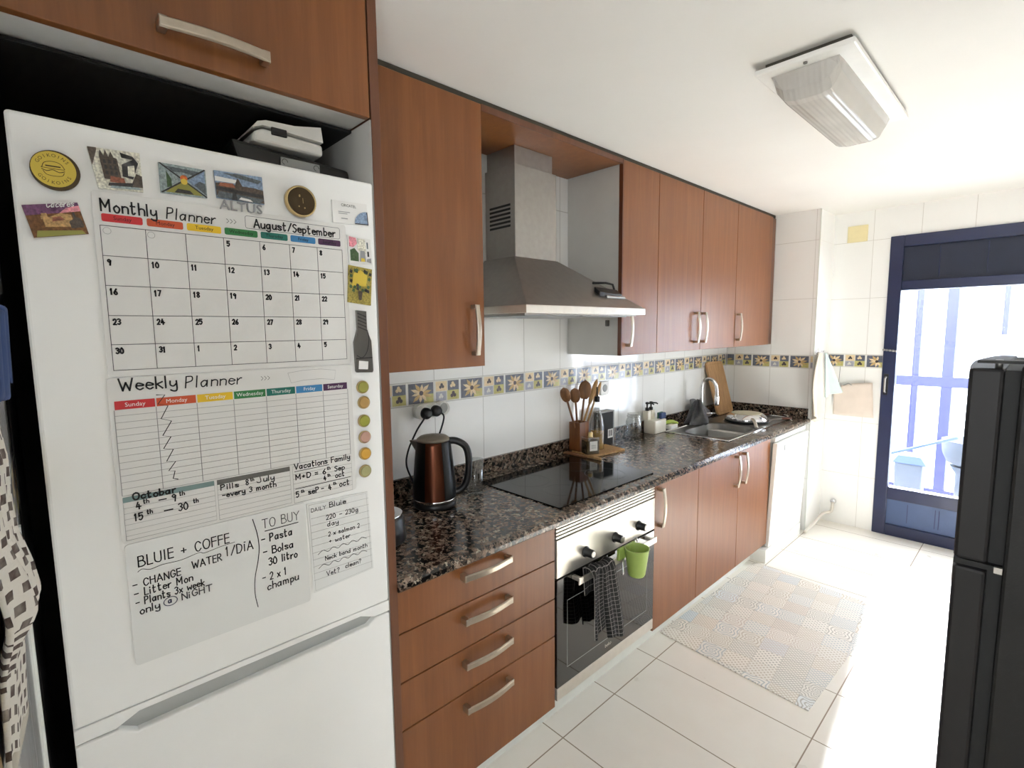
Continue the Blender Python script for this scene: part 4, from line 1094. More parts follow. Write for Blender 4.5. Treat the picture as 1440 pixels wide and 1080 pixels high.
# oil bottle
t = thing('oil_bottle', 'tall clear glass oil bottle with black pourer, half full', 'bottle', (0.112, 1.552, ZT + 0.013))
bc = (0.112, 1.518, ZT + 0.0125)
MB().lathe([(0.036, 0), (0.038, 0.004), (0.038, 0.125), (0.030, 0.165), (0.016, 0.215), (0.013, 0.255), (0.014, 0.258)], bc, M['tumbler_glass'], 24, cap1=False).build('glass_body', t)
MB().lathe([(0.034, 0.003), (0.036, 0.006), (0.036, 0.105)], bc, M['olive_oil'], 24).build('oil', t)
w = MB().lathe([(0.013, 0.255), (0.014, 0.258), (0.014, 0.282), (0.008, 0.285)], bc, M['black_plastic'], 16); w.tube([(bc[0], bc[1], bc[2] + 0.284), (bc[0], bc[1] - 0.002, bc[2] + 0.335)], 0.004, M['black_plastic'], 8)
w.build('pourer', t)
# square bottle with label
t = thing('square_bottle', 'squat square glass bottle of dark oil with a white label', 'bottle', (0.158, 1.497, ZT + 0.013))
sb = (0.146, 1.416)
Rb = Matrix.Rotation(math.radians(-24), 4, 'Z')
fb = lambda u, v, d: (sb[0] + (Rb @ Vector((u, v, 0))).x, sb[1] + (Rb @ Vector((u, v, 0))).y, ZT + 0.0128 + d)
MB().prism(rrect(-0.030, 0.030, -0.036, 0.036, 0.006), fb, 0.0, 0.070, M['amber']).build('liquid', t, bevel=0.002)
MB().prism(rrect(-0.032, 0.032, -0.038, 0.038, 0.007), fb, -0.0, 0.086, M['tumbler_glass']).build('glass_body', t, bevel=0.002)
w = MB().lathe([(0.014, 0.086), (0.012, 0.09), (0.012, 0.108), (0.009, 0.112)], (sb[0], sb[1], ZT + 0.0128), M['coin_brass'], 16); w.build('stopper', t)
fl_ = lambda u, v, d: fb(0.0325 + d, u, v)
w = MB().rect(-0.020, 0.024, 0.018, 0.068, fl_, M['white_print'], 0.0)
for k in range(3): w.rect(-0.012, 0.016, 0.046 - 0.007 * k, 0.048 - 0.007 * k, fl_, M['pale_line'], 0.0004)
w.build('label', t, recalc=False)
# black box at the back
t = thing('black_carton', 'tall black box with grey edge and white label behind the oil bottle', 'box', (0.055, 1.655, ZT))
MB().box(0.026, 0.078, 1.600, 1.712, ZT + 0.001, ZT + 0.190, M['black_matt']).build('carton', t, bevel=0.002)
w = MB().box(0.0255, 0.0785, 1.7125, 1.722, ZT + 0.001, ZT + 0.194, M['fridge_grey']); w.box(0.0255, 0.0785, 1.600, 1.722, ZT + 0.1905, ZT + 0.196, M['fridge_grey']); w.build('grey_edge', t)
w = MB().rect(1.662, 1.710, ZT + 0.042, ZT + 0.092, YZ(0.0785), M['white_print'])
for k, (a, b_) in enumerate(((1.668, 1.671), (1.675, 1.681), (1.684, 1.686), (1.690, 1.696), (1.699, 1.703))): w.rect(a, b_, ZT + 0.052, ZT + 0.086, YZ(0.0788), M['ink'])
w.build('label', t, recalc=False)
# glass jar
t = thing('glass_jar', 'clear ribbed glass jar standing against the tiles', 'jar', (0.075, 1.925, ZT))
MB().lathe([(0.040, 0.001), (0.046, 0.006), (0.047, 0.10), (0.038, 0.125), (0.038, 0.150), (0.036, 0.150), (0.036, 0.126), (0.044, 0.10), (0.043, 0.010), (0.0, 0.008)], (0.072, 1.93, ZT), M['tumbler_glass'], 28, cap1=False).build('glass_body', t)
MB().lathe([(0.0395, 0.128), (0.041, 0.131), (0.041, 0.136), (0.0395, 0.139)], (0.072, 1.93, ZT), M['tumbler_glass'], 28, cap0=False, cap1=False).build('thread_ring', t)
# wall socket
t = thing('wall_socket', 'single white wall socket below the flower border, behind the oil bottle', 'socket', (0.0, 1.727, 1.145))
MB().prism(rrect(1.690, 1.768, 1.106, 1.184, 0.008), YZ(0.0), 0.001, 0.009, M['white_plastic']).build('plate', t, bevel=0.002)
MB().lathe([(0.022, 0), (0.020, 0.002)], (0.009, 1.727, 1.147), M['fridge_grey'], 20, fn=lambda a, b, h: (h, a, b)).build('socket_hole', t)
# triple adapter with two plugs
t = thing('socket_adapter', 'white three-way plug adapter on the tiles above the kettle', 'adapter', (0.0, 0.50, 1.165))
w = MB().prism(rrect(0.445, 0.585, 1.135, 1.192, 0.02), YZ(0.0), 0.001, 0.030, M['white_plastic'])
for yy, zz in ((0.468, 1.160), (0.515, 1.165), (0.562, 1.170)): w.lathe([(0.028, 0.0), (0.028, 0.045), (0.024, 0.047), (0.023, 0.036)], (0.012, yy, zz), M['white_plastic'], 24, fn=lambda a, b, h: (h, a, b))
w.build('adapter_body', t)
MB().lathe([(0.0215, 0), (0.0215, 0.001)], (0.0485, 0.562, 1.170), M['fridge_grey'], 20, fn=lambda a, b, h: (h, a, b)).build('empty_socket', t)
def plug(label, y, z, path):
    t = thing('power_cord', label, 'power cord', (0.05, y, z))
    MB().lathe([(0.0225, 0.0), (0.0225, 0.022), (0.016, 0.034), (0.008, 0.036)], (0.050, y, z), M['black_plastic'], 20, fn=lambda a, b, h: (h, a, b)).build('plug', t)
    MB().tube(smooth_path(path, 8), 0.0035, M['cord'], 8).build('cable', t)
plug('black cord looping left from the adapter down behind the kettle', 0.468, 1.160, [(0.075, 0.462, 1.158), (0.085, 0.440, 1.140), (0.07, 0.415, 1.095), (0.055, 0.385, 1.02), (0.050, 0.380, 0.96), (0.055, 0.405, 0.89), (0.060, 0.42, ZT + 0.006)])
plug('short black cord from the middle socket down behind the kettle', 0.515, 1.165, [(0.075, 0.525, 1.163), (0.085, 0.538, 1.14), (0.075, 0.525, 1.08), (0.06, 0.505, 1.02), (0.06, 0.49, 0.93), (0.065, 0.48, ZT + 0.006)])

# ------------------------------------------------------------------ kettle
t = thing('electric_kettle', 'copper-brown and black electric kettle on the granite worktop', 'kettle', (0.19, 0.415, ZT))
kc = (0.188, 0.413, ZT)
ka = math.atan2(0.79, 0.61)     # direction of the handle
kd = Vector((math.cos(ka), math.sin(ka), 0))
MB().lathe([(0.078, 0.001), (0.080, 0.006), (0.080, 0.018), (0.076, 0.022)], kc, M['black_plastic'], 36).build('power_base', t)
w = MB().lathe([(0.079, 0.0225), (0.080, 0.030), (0.080, 0.034)], kc, M['chrome'], 36); w.build('base_ring', t)
prof = [(0.079, 0.0345), (0.077, 0.09), (0.070, 0.17), (0.063, 0.235), (0.061, 0.248)]
MB().lathe(prof, kc, M['copper'], 40, cap0=False).build('body', t)
# black side shells either side of the copper front
w = MB(); SEG = 18
for a0, a1 in ((ka - 1.05, ka + 1.45), (ka - 1.98 - 2.3, ka - 1.98)):
    vs = []; 
    for r, h in prof:
        for i in range(SEG + 1):
            a = a0 + (a1 - a0) * i / SEG; e = 0.0018
            vs.append((kc[0] + (r + e) * math.cos(a), kc[1] + (r + e) * math.sin(a), kc[2] + h))
    w.add(vs, [(j * (SEG + 1) + i, j * (SEG + 1) + i + 1, (j + 1) * (SEG + 1) + i + 1, (j + 1) * (SEG + 1) + i) for j in range(len(prof) - 1) for i in range(SEG)], M['kettle_black'], True)
w.build('side_shell', t, recalc=False)
MB().lathe([(0.062, 0.2485), (0.061, 0.256), (0.050, 0.264), (0.0, 0.270)], kc, M['taupe'], 36).build('lid', t)
hp = [kc_ for kc_ in [(0.050, 0.245), (0.085, 0.243), (0.118, 0.222), (0.130, 0.180), (0.128, 0.120), (0.116, 0.075), (0.092, 0.052), (0.074, 0.048)]]
MB().tube(smooth_path([(kc[0] + kd.x * r, kc[1] + kd.y * r, kc[2] + h) for r, h in hp], 5), 0.0135, M['black_plastic'], 12).build('handle', t)
w = MB(); sp = -kd; sd = Vector((-kd.y, kd.x, 0))
w.hexa([tuple(Vector(kc) + sp * 0.058 - sd * 0.018 + Vector((0, 0, 0.205))), tuple(Vector(kc) + sp * 0.062 + Vector((0, 0, 0.200))), tuple(Vector(kc) + sp * 0.058 + sd * 0.018 + Vector((0, 0, 0.205))), tuple(Vector(kc) + sp * 0.05 + Vector((0, 0, 0.205)))],
       [tuple(Vector(kc) + sp * 0.060 - sd * 0.022 + Vector((0, 0, 0.250))), tuple(Vector(kc) + sp * 0.092 + Vector((0, 0, 0.252))), tuple(Vector(kc) + sp * 0.060 + sd * 0.022 + Vector((0, 0, 0.250))), tuple(Vector(kc) + sp * 0.05 + Vector((0, 0, 0.250)))], M['steel_dark'])
w.build('spout', t, bevel=0.004)
# tumbler
tag(MB().lathe([(0.030, 0.001), (0.033, 0.004), (0.036, 0.140), (0.0345, 0.140), (0.031, 0.012), (0.0, 0.010)], (0.192, 0.605, ZT), M['tumbler_glass'], 28, cap1=False).build('tumbler'), 'empty straight glass tumbler beside the kettle', 'glass')
# black appliance half hidden by the tall panel
t = thing('coffee_grinder', 'small black appliance half hidden behind the tall wooden panel', 'appliance', (0.36, 0.09, ZT))
MB().lathe([(0.075, 0.001), (0.078, 0.010), (0.070, 0.075), (0.066, 0.082)], (0.345, 0.100, ZT), M['black_plastic'], 32).build('base', t)
MB().lathe([(0.066, 0.0825), (0.067, 0.090)], (0.345, 0.100, ZT), M['chrome'], 32).build('ring', t)
MB().lathe([(0.062, 0.0905), (0.055, 0.16), (0.05, 0.215), (0.02, 0.225)], (0.335, 0.085, ZT), M['black_gloss'], 32).build('hopper', t)
# ------------------------------------------------------------------ white fridge
fr = thing('fridge_freezer', 'tall white fridge-freezer covered with planners and magnets', 'fridge', (0.32, -0.337, 0))
FX = 0.605
MB().box(0.04, 0.545, -0.648, -0.026, 0.02, 1.832, M['fridge']).build('cabinet', fr, bevel=0.006)
fy0, fy1 = -0.650, -0.0245
d = MB().box(0.550, FX, fy0, fy1, 0.790, 1.838, M['fridge']); top_door = d.build('upper_door', fr, bevel=0.006, seg=3)
# lower door with a scooped grip along its top edge
w = MB()
pts = [(fy0, 0.10), (fy1, 0.10), (fy1, 0.757), (-0.066, 0.757), (-0.085, 0.744), (-0.560, 0.739), (-0.588, 0.757), (fy0, 0.757)]
w.prism(pts, YZ(0.550), 0.0, FX - 0.550, M['fridge']); low_door = w.build('lower_door', fr, bevel=0.004)
w = MB(); w.box(0.5505, 0.588, -0.589, -0.066, 0.7385, 0.7765, M['grip_grey']); w.build('grip_recess', low_door)
w = MB(); pts = [(fy0, 0.7605), (-0.592, 0.7605), (-0.556, 0.7765), (-0.104, 0.7765), (-0.068, 0.7605), (fy1, 0.7605), (fy1, 0.789), (fy0, 0.789)]
w.prism(pts, YZ(0.552), 0.0, FX - 0.552 - 0.001, M['fridge']); w.build('door_trim', top_door, bevel=0.002)
w = MB().box(0.548, 0.590, -0.640, -0.590, 0.7572, 0.7603, M['black_matt']); w.box(0.548, 0.590, -0.064, -0.034, 0.7572, 0.7603, M['black_matt']); w.build('door_seal', low_door)
MB().box(0.08, 0.53, -0.63, -0.04, 0.0, 0.10, M['black_matt']).build('plinth', fr)

FS = 0.6072   # face the sheets lie on
F0 = YZ(FS)
def sheet(parent, name, u0, u1, v0, v1, m, r=0.006, skew=0.0):
    w = MB(); w.prism(rrect(u0, u1, v0, v1, r), YZ(FX + 0.0008), 0.0, 0.0012, m)
    return w.build(name, parent)
def line_of(parent, text, *a, **k):
    return pen(MB(), text, *a, **k).build('written_line', parent, recalc=False)
# monthly planner -------------------------------------------------
t = thing('monthly_planner', 'monthly planner sheet with a day grid, upper half of the white fridge', 'planner', (FS, -0.33, 1.41))
sheet(t, 'sheet', -0.554, -0.100, 1.412, 1.732, M['paper'])
w = MB(); gu = [-0.546, -0.482, -0.420, -0.356, -0.289, -0.229, -0.169, -0.111]; gv = [1.674, 1.623, 1.572, 1.520, 1.469, 1.4235]
for u in gu: w.strokes([(u, gv[-1]), (u, gv[0])], 0.0010, F0, M['print_line'], 0.0003)
for v in gv: w.strokes([(gu[0], v), (gu[-1], v)], 0.0010, F0, M['print_line'], 0.0003)
w.build('day_grid', t, recalc=False)
days = ['Sunday', 'Monday', 'Tuesday', 'Wednesday', 'Thursday', 'Friday', 'Saturday']
cols = ['red', 'orange', 'yellow', 'green', 'teal', 'blue', 'purple']
for i in range(7):
    u0, u1 = gu[i] + 0.003, gu[i + 1] - 0.003
    w = MB().poly(rrect(u0, u1, 1.681, 1.6945, 0.003), F0, M['lab_' + cols[i]], 0.0003)
    w.build('day_tab', t, recalc=False)
    w = MB(); font_mesh(w, days[i], (u0 + u1) / 2, 1.6878, 0.0092, F0, M['ink'], 0.0006); 
    w.build('day_name', t, recalc=False)
w = MB(); pen(w, 'Monthly', -0.5425, 1.6985, 0.020, 0.0028, F0, M['ink'], d=0.0006, width=0.079)
pen(w, 'Planner', -0.448, 1.6985, 0.0195, 0.0023, F0, M['ink'], slant=0.12, d=0.0006, width=0.079)
for k in range(3): w.strokes([(-0.348 + k * 0.0065, 1.7115), (-0.344 + k * 0.0065, 1.7075), (-0.348 + k * 0.0065, 1.7035)], 0.0009, F0, M['ink'], 0.0006)
w.build('title', t, recalc=False)
w = MB(); rr = rrect(-0.314, -0.115, 1.698, 1.7225, 0.004); rr.append(rr[0]); w.strokes(rr, 0.0008, F0, M['print_line'], 0.0004)
w.build('month_box', t, recalc=False)
w = MB(); line_of(t, 'August/September', -0.298, 1.7015, 0.0165, 0.0028, F0, M['ink'], d=0.0008, width=0.172, jit=0.03)
seq = [[None, None, None, '5', '6', '7', '8'], ['9', '10', '11', '12', '13', '14', '15'], ['16', '17', '18', '19', '20', '21', '22'], ['23', '24', '25', '26', '27', '28', '29'], ['30', '31', '1', '2', '3', '4', '5']]
for r in range(5):
    for c in range(7):
        if seq[r][c]: line_of(t, seq[r][c], gu[c] + (0.006 if r or c else 0.004), gv[r] - 0.0155, 0.0095, 0.0026, F0, M['ink'], d=0.0007, jit=0.05, track=2.4)
w.build('pen_strokes', t, recalc=False) if w.v else None
w = MB()
for u in (-0.537, -0.474):
    c = circle(u, 1.6655, 0.0055, 20); c.append(c[0]); w.strokes(c, 0.0005, F0, M['pale_line'], 0.0004)
w.build('date_ring', t, recalc=False)
# weekly planner --------------------------------------------------
t = thing('weekly_planner', 'weekly planner sheet with coloured day headings in the middle of the white fridge', 'planner', (FS, -0.33, 1.1))
sheet(t, 'sheet', -0.558, -0.102, 1.106, 1.410, M['paper'])
w = MB(); gw_ = [-0.551, -0.489, -0.423, -0.358, -0.295, -0.2335, -0.1725, -0.113]
for u in gw_: w.strokes([(u, 1.196), (u, 1.352)], 0.0012, F0, M['pale_line'], 0.0003)
for i in range(13): w.strokes([(gw_[0], 1.342 - i * 0.0122), (gw_[-1], 1.342 - i * 0.0122)], 0.0007, F0, M['pale_line'], 0.0003)
w.build('line_grid', t, recalc=False)
for i in range(7):
    u0, u1 = gw_[i] + 0.0012, gw_[i + 1] - 0.0012
    MB().rect(u0, u1, 1.353, 1.3685, F0, M['lab_' + cols[i]], 0.0003).build('day_tab', t, recalc=False)
    w = MB(); font_mesh(w, days[i], (u0 + u1) / 2, 1.3608, 0.0108, F0, M['white_print'], 0.0006); w.build('day_name', t, recalc=False)
w = MB(); pen(w, 'Weekly', -0.541, 1.3865, 0.0215, 0.0028, F0, M['ink'], d=0.0006, width=0.087)
pen(w, 'Planner', -0.440, 1.3835, 0.0215, 0.0023, F0, M['ink'], slant=0.12, d=0.0006, width=0.098)
for k in range(3): w.strokes([(-0.303 + k * 0.0065, 1.3955), (-0.299 + k * 0.0065, 1.3915), (-0.303 + k * 0.0065, 1.3875)], 0.0009, F0, M['ink'], 0.0006)
ban = [(-0.248, 1.399), (-0.215, 1.403), (-0.175, 1.4035), (-0.140, 1.3985), (-0.144, 1.377), (-0.175, 1.3815), (-0.215, 1.381), (-0.242, 1.377), (-0.248, 1.399)]
w.strokes(ban, 0.0006, F0, M['pale_line'], 0.0004); w.build('title', t, recalc=False)
box_defs = [(-0.551, -0.404, 1.1115, 'lab_sage'), (-0.399, -0.256, 1.110, 'lab_grey'), (-0.250, -0.112, 1.107, None)]
for (a, b_, zb_, cname) in box_defs:
    w = MB(); rr = [(a, zb_), (b_, zb_), (b_, 1.190), (a, 1.190), (a, zb_)]; w.strokes(rr, 0.0008, F0, M['pale_line'], 0.0003)
    if cname: w.rect(a, b_, 1.1825, 1.1925, F0, M[cname], 0.0004)
    for i in range(1, 7): w.strokes([(a, 1.1825 - i * 0.0105), (b_, 1.1825 - i * 0.0105)], 0.0006, F0, M['pale_line'], 0.0003)
    w.build('note_box', t, recalc=False)
w = MB()
zig = [(-0.487, 1.3745), (-0.474, 1.3735), (-0.486, 1.357), (-0.4705, 1.3525), (-0.483, 1.329), (-0.467, 1.323), (-0.4825, 1.297), (-0.470, 1.293), (-0.483, 1.272), (-0.468, 1.268), (-0.480, 1.247), (-0.466, 1.244), (-0.478, 1.228), (-0.468, 1.226), (-0.472, 1.212), (-0.4645, 1.209)]
w.strokes(zig, 0.0017, F0, M['ink'], 0.0008)
line_of(t, 'Octobar', -0.536, 1.1845, 0.0125, 0.0029, F0, M['ink'], d=0.0008, jit=0.05, width=0.066)
line_of(t, '4', -0.532, 1.1665, 0.013, 0.0024, F0, M['ink'], d=0.0008); line_of(t, 'th', -0.521, 1.1745, 0.008, 0.0018, F0, M['ink'], d=0.0008); line_of(t, '-', -0.497, 1.170, 0.012, 0.0023, F0, M['ink'], d=0.0008, width=0.011)
line_of(t, '9', -0.476, 1.1675, 0.0135, 0.0024, F0, M['ink'], d=0.0008); line_of(t, 'th', -0.464, 1.176, 0.008, 0.0018, F0, M['ink'], d=0.0008)
line_of(t, '15', -0.536, 1.1455, 0.013, 0.0024, F0, M['ink'], d=0.0008); line_of(t, 'th', -0.517, 1.1535, 0.008, 0.0018, F0, M['ink'], d=0.0008); line_of(t, '-', -0.490, 1.147, 0.013, 0.0023, F0, M['ink'], d=0.0008, width=0.013)
line_of(t, '30', -0.467, 1.1465, 0.0145, 0.0023, F0, M['ink'], d=0.0008); line_of(t, 'th', -0.442, 1.156, 0.008, 0.0018, F0, M['ink'], d=0.0008)
line_of(t, 'Pills', -0.393, 1.1705, 0.0105, 0.0021, F0, M['ink'], d=0.0008, width=0.033); line_of(t, '8', -0.346, 1.1705, 0.0115, 0.0021, F0, M['ink'], d=0.0008); line_of(t, 'th', -0.337, 1.177, 0.0065, 0.0016, F0, M['ink'], d=0.0008); line_of(t, 'July', -0.322, 1.1705, 0.0115, 0.0021, F0, M['ink'], d=0.0008, width=0.030) if False else None
w.strokes(smooth_path([(-0.318, 1.182), (-0.317, 1.172), (-0.322, 1.1705), (-0.325, 1.173)]), 0.0017, F0, M['ink'], 0.0008); line_of(t, 'uly', -0.311, 1.1705, 0.0115, 0.0021, F0, M['ink'], d=0.0008, width=0.021)
line_of(t, '-every 3 month', -0.391, 1.1545, 0.0105, 0.0021, F0, M['ink'], d=0.0008, width=0.104, jit=0.04)
line_of(t, 'Vacations Family', -0.246, 1.1835, 0.0125, 0.0022, F0, M['ink'], d=0.0008, width=0.130, jit=0.03)
w.strokes([(-0.246, 1.1785), (-0.168, 1.1795)], 0.0013, F0, M['ink'], 0.0008)
line_of(t, 'M+D = 6', -0.244, 1.1595, 0.0115, 0.0022, F0, M['ink'], d=0.0008, width=0.068); line_of(t, 'th', -0.172, 1.168, 0.007, 0.0017, F0, M['ink'], d=0.0008); line_of(t, 'Sep', -0.154, 1.1610, 0.0115, 0.0022, F0, M['ink'], d=0.0008, width=0.024)
line_of(t, '4', -0.181, 1.1445, 0.0105, 0.0022, F0, M['ink'], d=0.0008); line_of(t, 'th', -0.172, 1.152, 0.006, 0.0016, F0, M['ink'], d=0.0008); line_of(t, 'oct', -0.153, 1.1455, 0.0115, 0.0022, F0, M['ink'], d=0.0008, width=0.022)
w.strokes([(-0.246, 1.1385), (-0.116, 1.1400)], 0.0012, F0, M['ink'], 0.0008)
line_of(t, '5', -0.245, 1.1195, 0.0125, 0.0023, F0, M['ink'], d=0.0008); line_of(t, 'th', -0.234, 1.1275, 0.0065, 0.0017, F0, M['ink'], d=0.0008); line_of(t, 'seP', -0.218, 1.1200, 0.0125, 0.0023, F0, M['ink'], d=0.0008, width=0.024); line_of(t, '-', -0.188, 1.121, 0.0125, 0.0022, F0, M['ink'], d=0.0008)
line_of(t, '4', -0.171, 1.1195, 0.0125, 0.0023, F0, M['ink'], d=0.0008); line_of(t, 'th', -0.159, 1.129, 0.0065, 0.0016, F0, M['ink'], d=0.0008); line_of(t, 'oct', -0.144, 1.122, 0.013, 0.0023, F0, M['ink'], d=0.0008, width=0.024)
w.build('pen_strokes', t, recalc=False) if w.v else None
# large whiteboard sheet ------------------------------------------
t = thing('whiteboard_sheet', 'large plain whiteboard sheet with pet chores and a shopping list on the fridge door', 'whiteboard', (FS, -0.39, 0.85))
sheet(t, 'sheet', -0.555, -0.2265, 0.868, 1.1035, M['paper2'])
w = MB()
w.strokes(smooth_path([(-0.338, 1.094), (-0.331, 1.06), (-0.329, 1.029), (-0.333, 1.0), (-0.341, 0.965), (-0.343, 0.93), (-0.339, 0.899)]), 0.0018, F0, M['ink_grey'], 0.0006)
line_of(t, 'BLUIE + COFFE', -0.537, 1.0575, 0.0195, 0.0022, F0, M['ink'], d=0.0006, width=0.152, jit=0.03)
w.strokes(smooth_path([(-0.539, 1.048), (-0.532, 1.0515), (-0.520, 1.047), (-0.50, 1.0495), (-0.47, 1.0485), (-0.44, 1.0535), (-0.43, 1.050), (-0.40, 1.054), (-0.375, 1.0555)]), 0.0010, F0, M['ink'], 0.0006)
line_of(t, 'WATER', -0.453, 1.0245, 0.0145, 0.0021, F0, M['ink'], d=0.0006, width=0.052, jit=0.03); line_of(t, '1/D\u00cdA', -0.392, 1.0300, 0.0190, 0.0022, F0, M['ink'], d=0.0006, width=0.051, jit=0.04)
line_of(t, '- CHANGE', -0.548, 1.0185, 0.0140, 0.0020, F0, M['ink'], d=0.0006, width=0.075, jit=0.03)
line_of(t, '- Litter Mon', -0.547, 1.0005, 0.0145, 0.0021, F0, M['ink'], d=0.0006, width=0.093, jit=0.03)
line_of(t, '- Plants 3x week', -0.546, 0.9835, 0.0140, 0.0021, F0, M['ink'], d=0.0006, width=0.111, jit=0.04)
line_of(t, 'only', -0.541, 0.9660, 0.0140, 0.0022, F0, M['ink'], d=0.0006, width=0.030); line_of(t, 'NiGHT', -0.474, 0.9680, 0.0130, 0.0021, F0, M['ink_grey'], d=0.0006, width=0.052, jit=0.04)
c = circle(-0.493, 0.973, 0.0085, 20, 0.011); c.append(c[0]); w.strokes(c, 0.0015, F0, M['blue_frame'], 0.0006); line_of(t, 'a', -0.4965, 0.970, 0.011, 0.0022, F0, M['blue_frame'], d=0.0006)
line_of(t, 'TO BUY', -0.320, 1.0685, 0.0195, 0.0016, F0, M['ink_grey'], d=0.0006, width=0.078, jit=0.03)
w.strokes([(-0.315, 1.0615), (-0.245, 1.0620)], 0.0018, F0, M['ink'], 0.0006)
line_of(t, '- Pasta', -0.323, 1.0370, 0.0165, 0.0026, F0, M['ink'], d=0.0006, width=0.064, jit=0.04)
line_of(t, '- Bolsa', -0.321, 1.0080, 0.0160, 0.0026, F0, M['ink'], d=0.0006, width=0.063, jit=0.04)
line_of(t, '30 litro', -0.311, 0.9830, 0.0160, 0.0026, F0, M['ink'], d=0.0006, width=0.060, jit=0.05)
line_of(t, '- 2 x 1', -0.326, 0.9510, 0.0165, 0.0023, F0, M['ink'], d=0.0006, width=0.050, jit=0.04)
line_of(t, 'champu', -0.317, 0.9290, 0.0165, 0.0024, F0, M['ink'], d=0.0006, width=0.066, jit=0.04)
w.build('pen_strokes', t, recalc=False) if w.v else None
# small lined note -------------------------------------------------
t = thing('lined_note', 'small lined note about the pet food, low on the right of the fridge door', 'note', (FS, -0.146, 0.88))
w = MB(); w.prism([(-0.2240, 1.0985), (-0.0735, 1.0930), (-0.0660, 0.892), (-0.2180, 0.883)], YZ(FX + 0.0008), 0.0, 0.0012, M['paper2']); w.build('sheet', t)
w = MB()
for i in range(11): w.strokes([(-0.216, 1.078 - i * 0.0165), (-0.0725 + i * 0.0004, 1.0765 - i * 0.0165)], 0.0006, F0, M['pale_line'], 0.0003)
rr = [(-0.219, 1.0945), (-0.0775, 1.0895), (-0.0705, 0.896), (-0.2135, 0.8875), (-0.219, 1.0945)]; w.strokes(rr, 0.0006, F0, M['pale_line'], 0.0003)
w.build('ruled_lines', t, recalc=False)
w = MB()
line_of(t, 'DAILY', -0.214, 1.0765, 0.0085, 0.0011, F0, M['ink_grey'], d=0.0006, width=0.034); line_of(t, 'Bluie', -0.171, 1.0775, 0.0120, 0.0018, F0, M['ink'], d=0.0006, width=0.040)
line_of(t, '220 - 230g', -0.180, 1.0500, 0.0110, 0.0017, F0, M['ink'], d=0.0006, width=0.080, jit=0.04); line_of(t, 'day', -0.178, 1.0330, 0.0110, 0.0017, F0, M['ink'], d=0.0006, width=0.026)
line_of(t, '2 x salmon 2', -0.177, 1.0085, 0.0105, 0.0016, F0, M['ink'], d=0.0006, width=0.078, jit=0.04); line_of(t, '+ water', -0.176, 0.9910, 0.0100, 0.0016, F0, M['ink'], d=0.0006, width=0.052, jit=0.04)
for zz in (0.9755, 0.9415):
    w.strokes(smooth_path([(-0.204 + k * 0.0122, zz + 0.0032 * (1 if k % 2 else -1) + 0.0003 * k) for k in range(11)]), 0.0011, F0, M['ink_grey'], 0.0006)
line_of(t, 'Neck band month', -0.187, 0.9530, 0.0100, 0.0016, F0, M['ink'], d=0.0006, width=0.106, jit=0.04)
line_of(t, 'Vet?', -0.186, 0.9140, 0.0110, 0.0016, F0, M['ink'], d=0.0006, width=0.031); line_of(t, 'clean?', -0.139, 0.9175, 0.0105, 0.0016, F0, M['ink'], d=0.0006, width=0.040)
w.build('pen_strokes', t, recalc=False) if w.v else None

# magnets ----------------------------------------------------------
def plate(parent, name, pts, m, th=0.004):
    w = MB(); w.prism(pts, YZ(FX + 0.0008), 0.0, th, m); return w.build(name, parent)
MT = 0.0048
def pic(parent, name, shapes, d0=0.0):
    """shapes: (material key, points) printed on a magnet's face"""
    w = MB()
    for i, (k, p) in enumerate(shapes): w.poly(p, YZ(FX + 0.0008 + MT), M[k], 0.0002 + 0.00008 * i)
    return w.build(name, parent, recalc=False)
def q4(a, b, c, d): return [a, b, c, d]
# 1 round burger coin
t = thing('fridge_magnet', 'round yellow magnet with a burger drawing, top left of the fridge', 'magnet', (FX, -0.60, 1.725))
cb = (-0.6010, 1.7530)
w = MB().lathe([(0.0305, 0.0008), (0.0310, 0.003), (0.0310, 0.0085), (0.0300, 0.0095)], (FX, -0.5965, 1.7525), M['coin_dark'], 40, fn=lambda a, b, h: (h, a, b)); w.build('coin_edge', t)
w = MB().lathe([(0.0285, 0.0), (0.0285, 0.0004)], (FX + 0.0096, -0.5985, 1.7535), M['p_gold'], 40, fn=lambda a, b, h: (h, a, b)); w.build('coin_face', t)
fn = YZ(FX + 0.0101); w = MB()
for i in range(9):
    a = math.radians(-70 + i * 13); w.strokes([(-0.5985 + 0.0285 * math.cos(a), 1.7535 + 0.0285 * math.sin(a)), (-0.5965 + 0.0303 * math.cos(a), 1.7525 + 0.0303 * math.sin(a))], 0.0008, fn, M['coin_dark'], 0.0001)
c = circle(-0.5985, 1.7535, 0.0282, 40); c.append(c[0]); w.strokes(c, 0.0010, fn, M['coin_dark'], 0.0001)
bu = [(-0.6125, 1.7555), (-0.6095, 1.7625), (-0.600, 1.7655), (-0.5905, 1.7635), (-0.586, 1.757), (-0.5875, 1.7545), (-0.6120, 1.7545), (-0.6125, 1.7555)]
w.strokes(smooth_path(bu, 3), 0.0009, fn, M['coin_dark'], 0.0002)
w.rect(-0.6085, -0.5900, 1.7570, 1.7590, fn, M['coin_dark'], 0.0002)
w.strokes(smooth_path([(-0.6130, 1.7520), (-0.607, 1.7500), (-0.600, 1.7525), (-0.592, 1.7495), (-0.5855, 1.7520)], 3), 0.0012, fn, M['coin_dark'], 0.0002)
w.strokes(smooth_path([(-0.6115, 1.7495), (-0.608, 1.7445), (-0.599, 1.7430), (-0.589, 1.7445), (-0.5862, 1.7495)], 3), 0.0009, fn, M['coin_dark'], 0.0002)
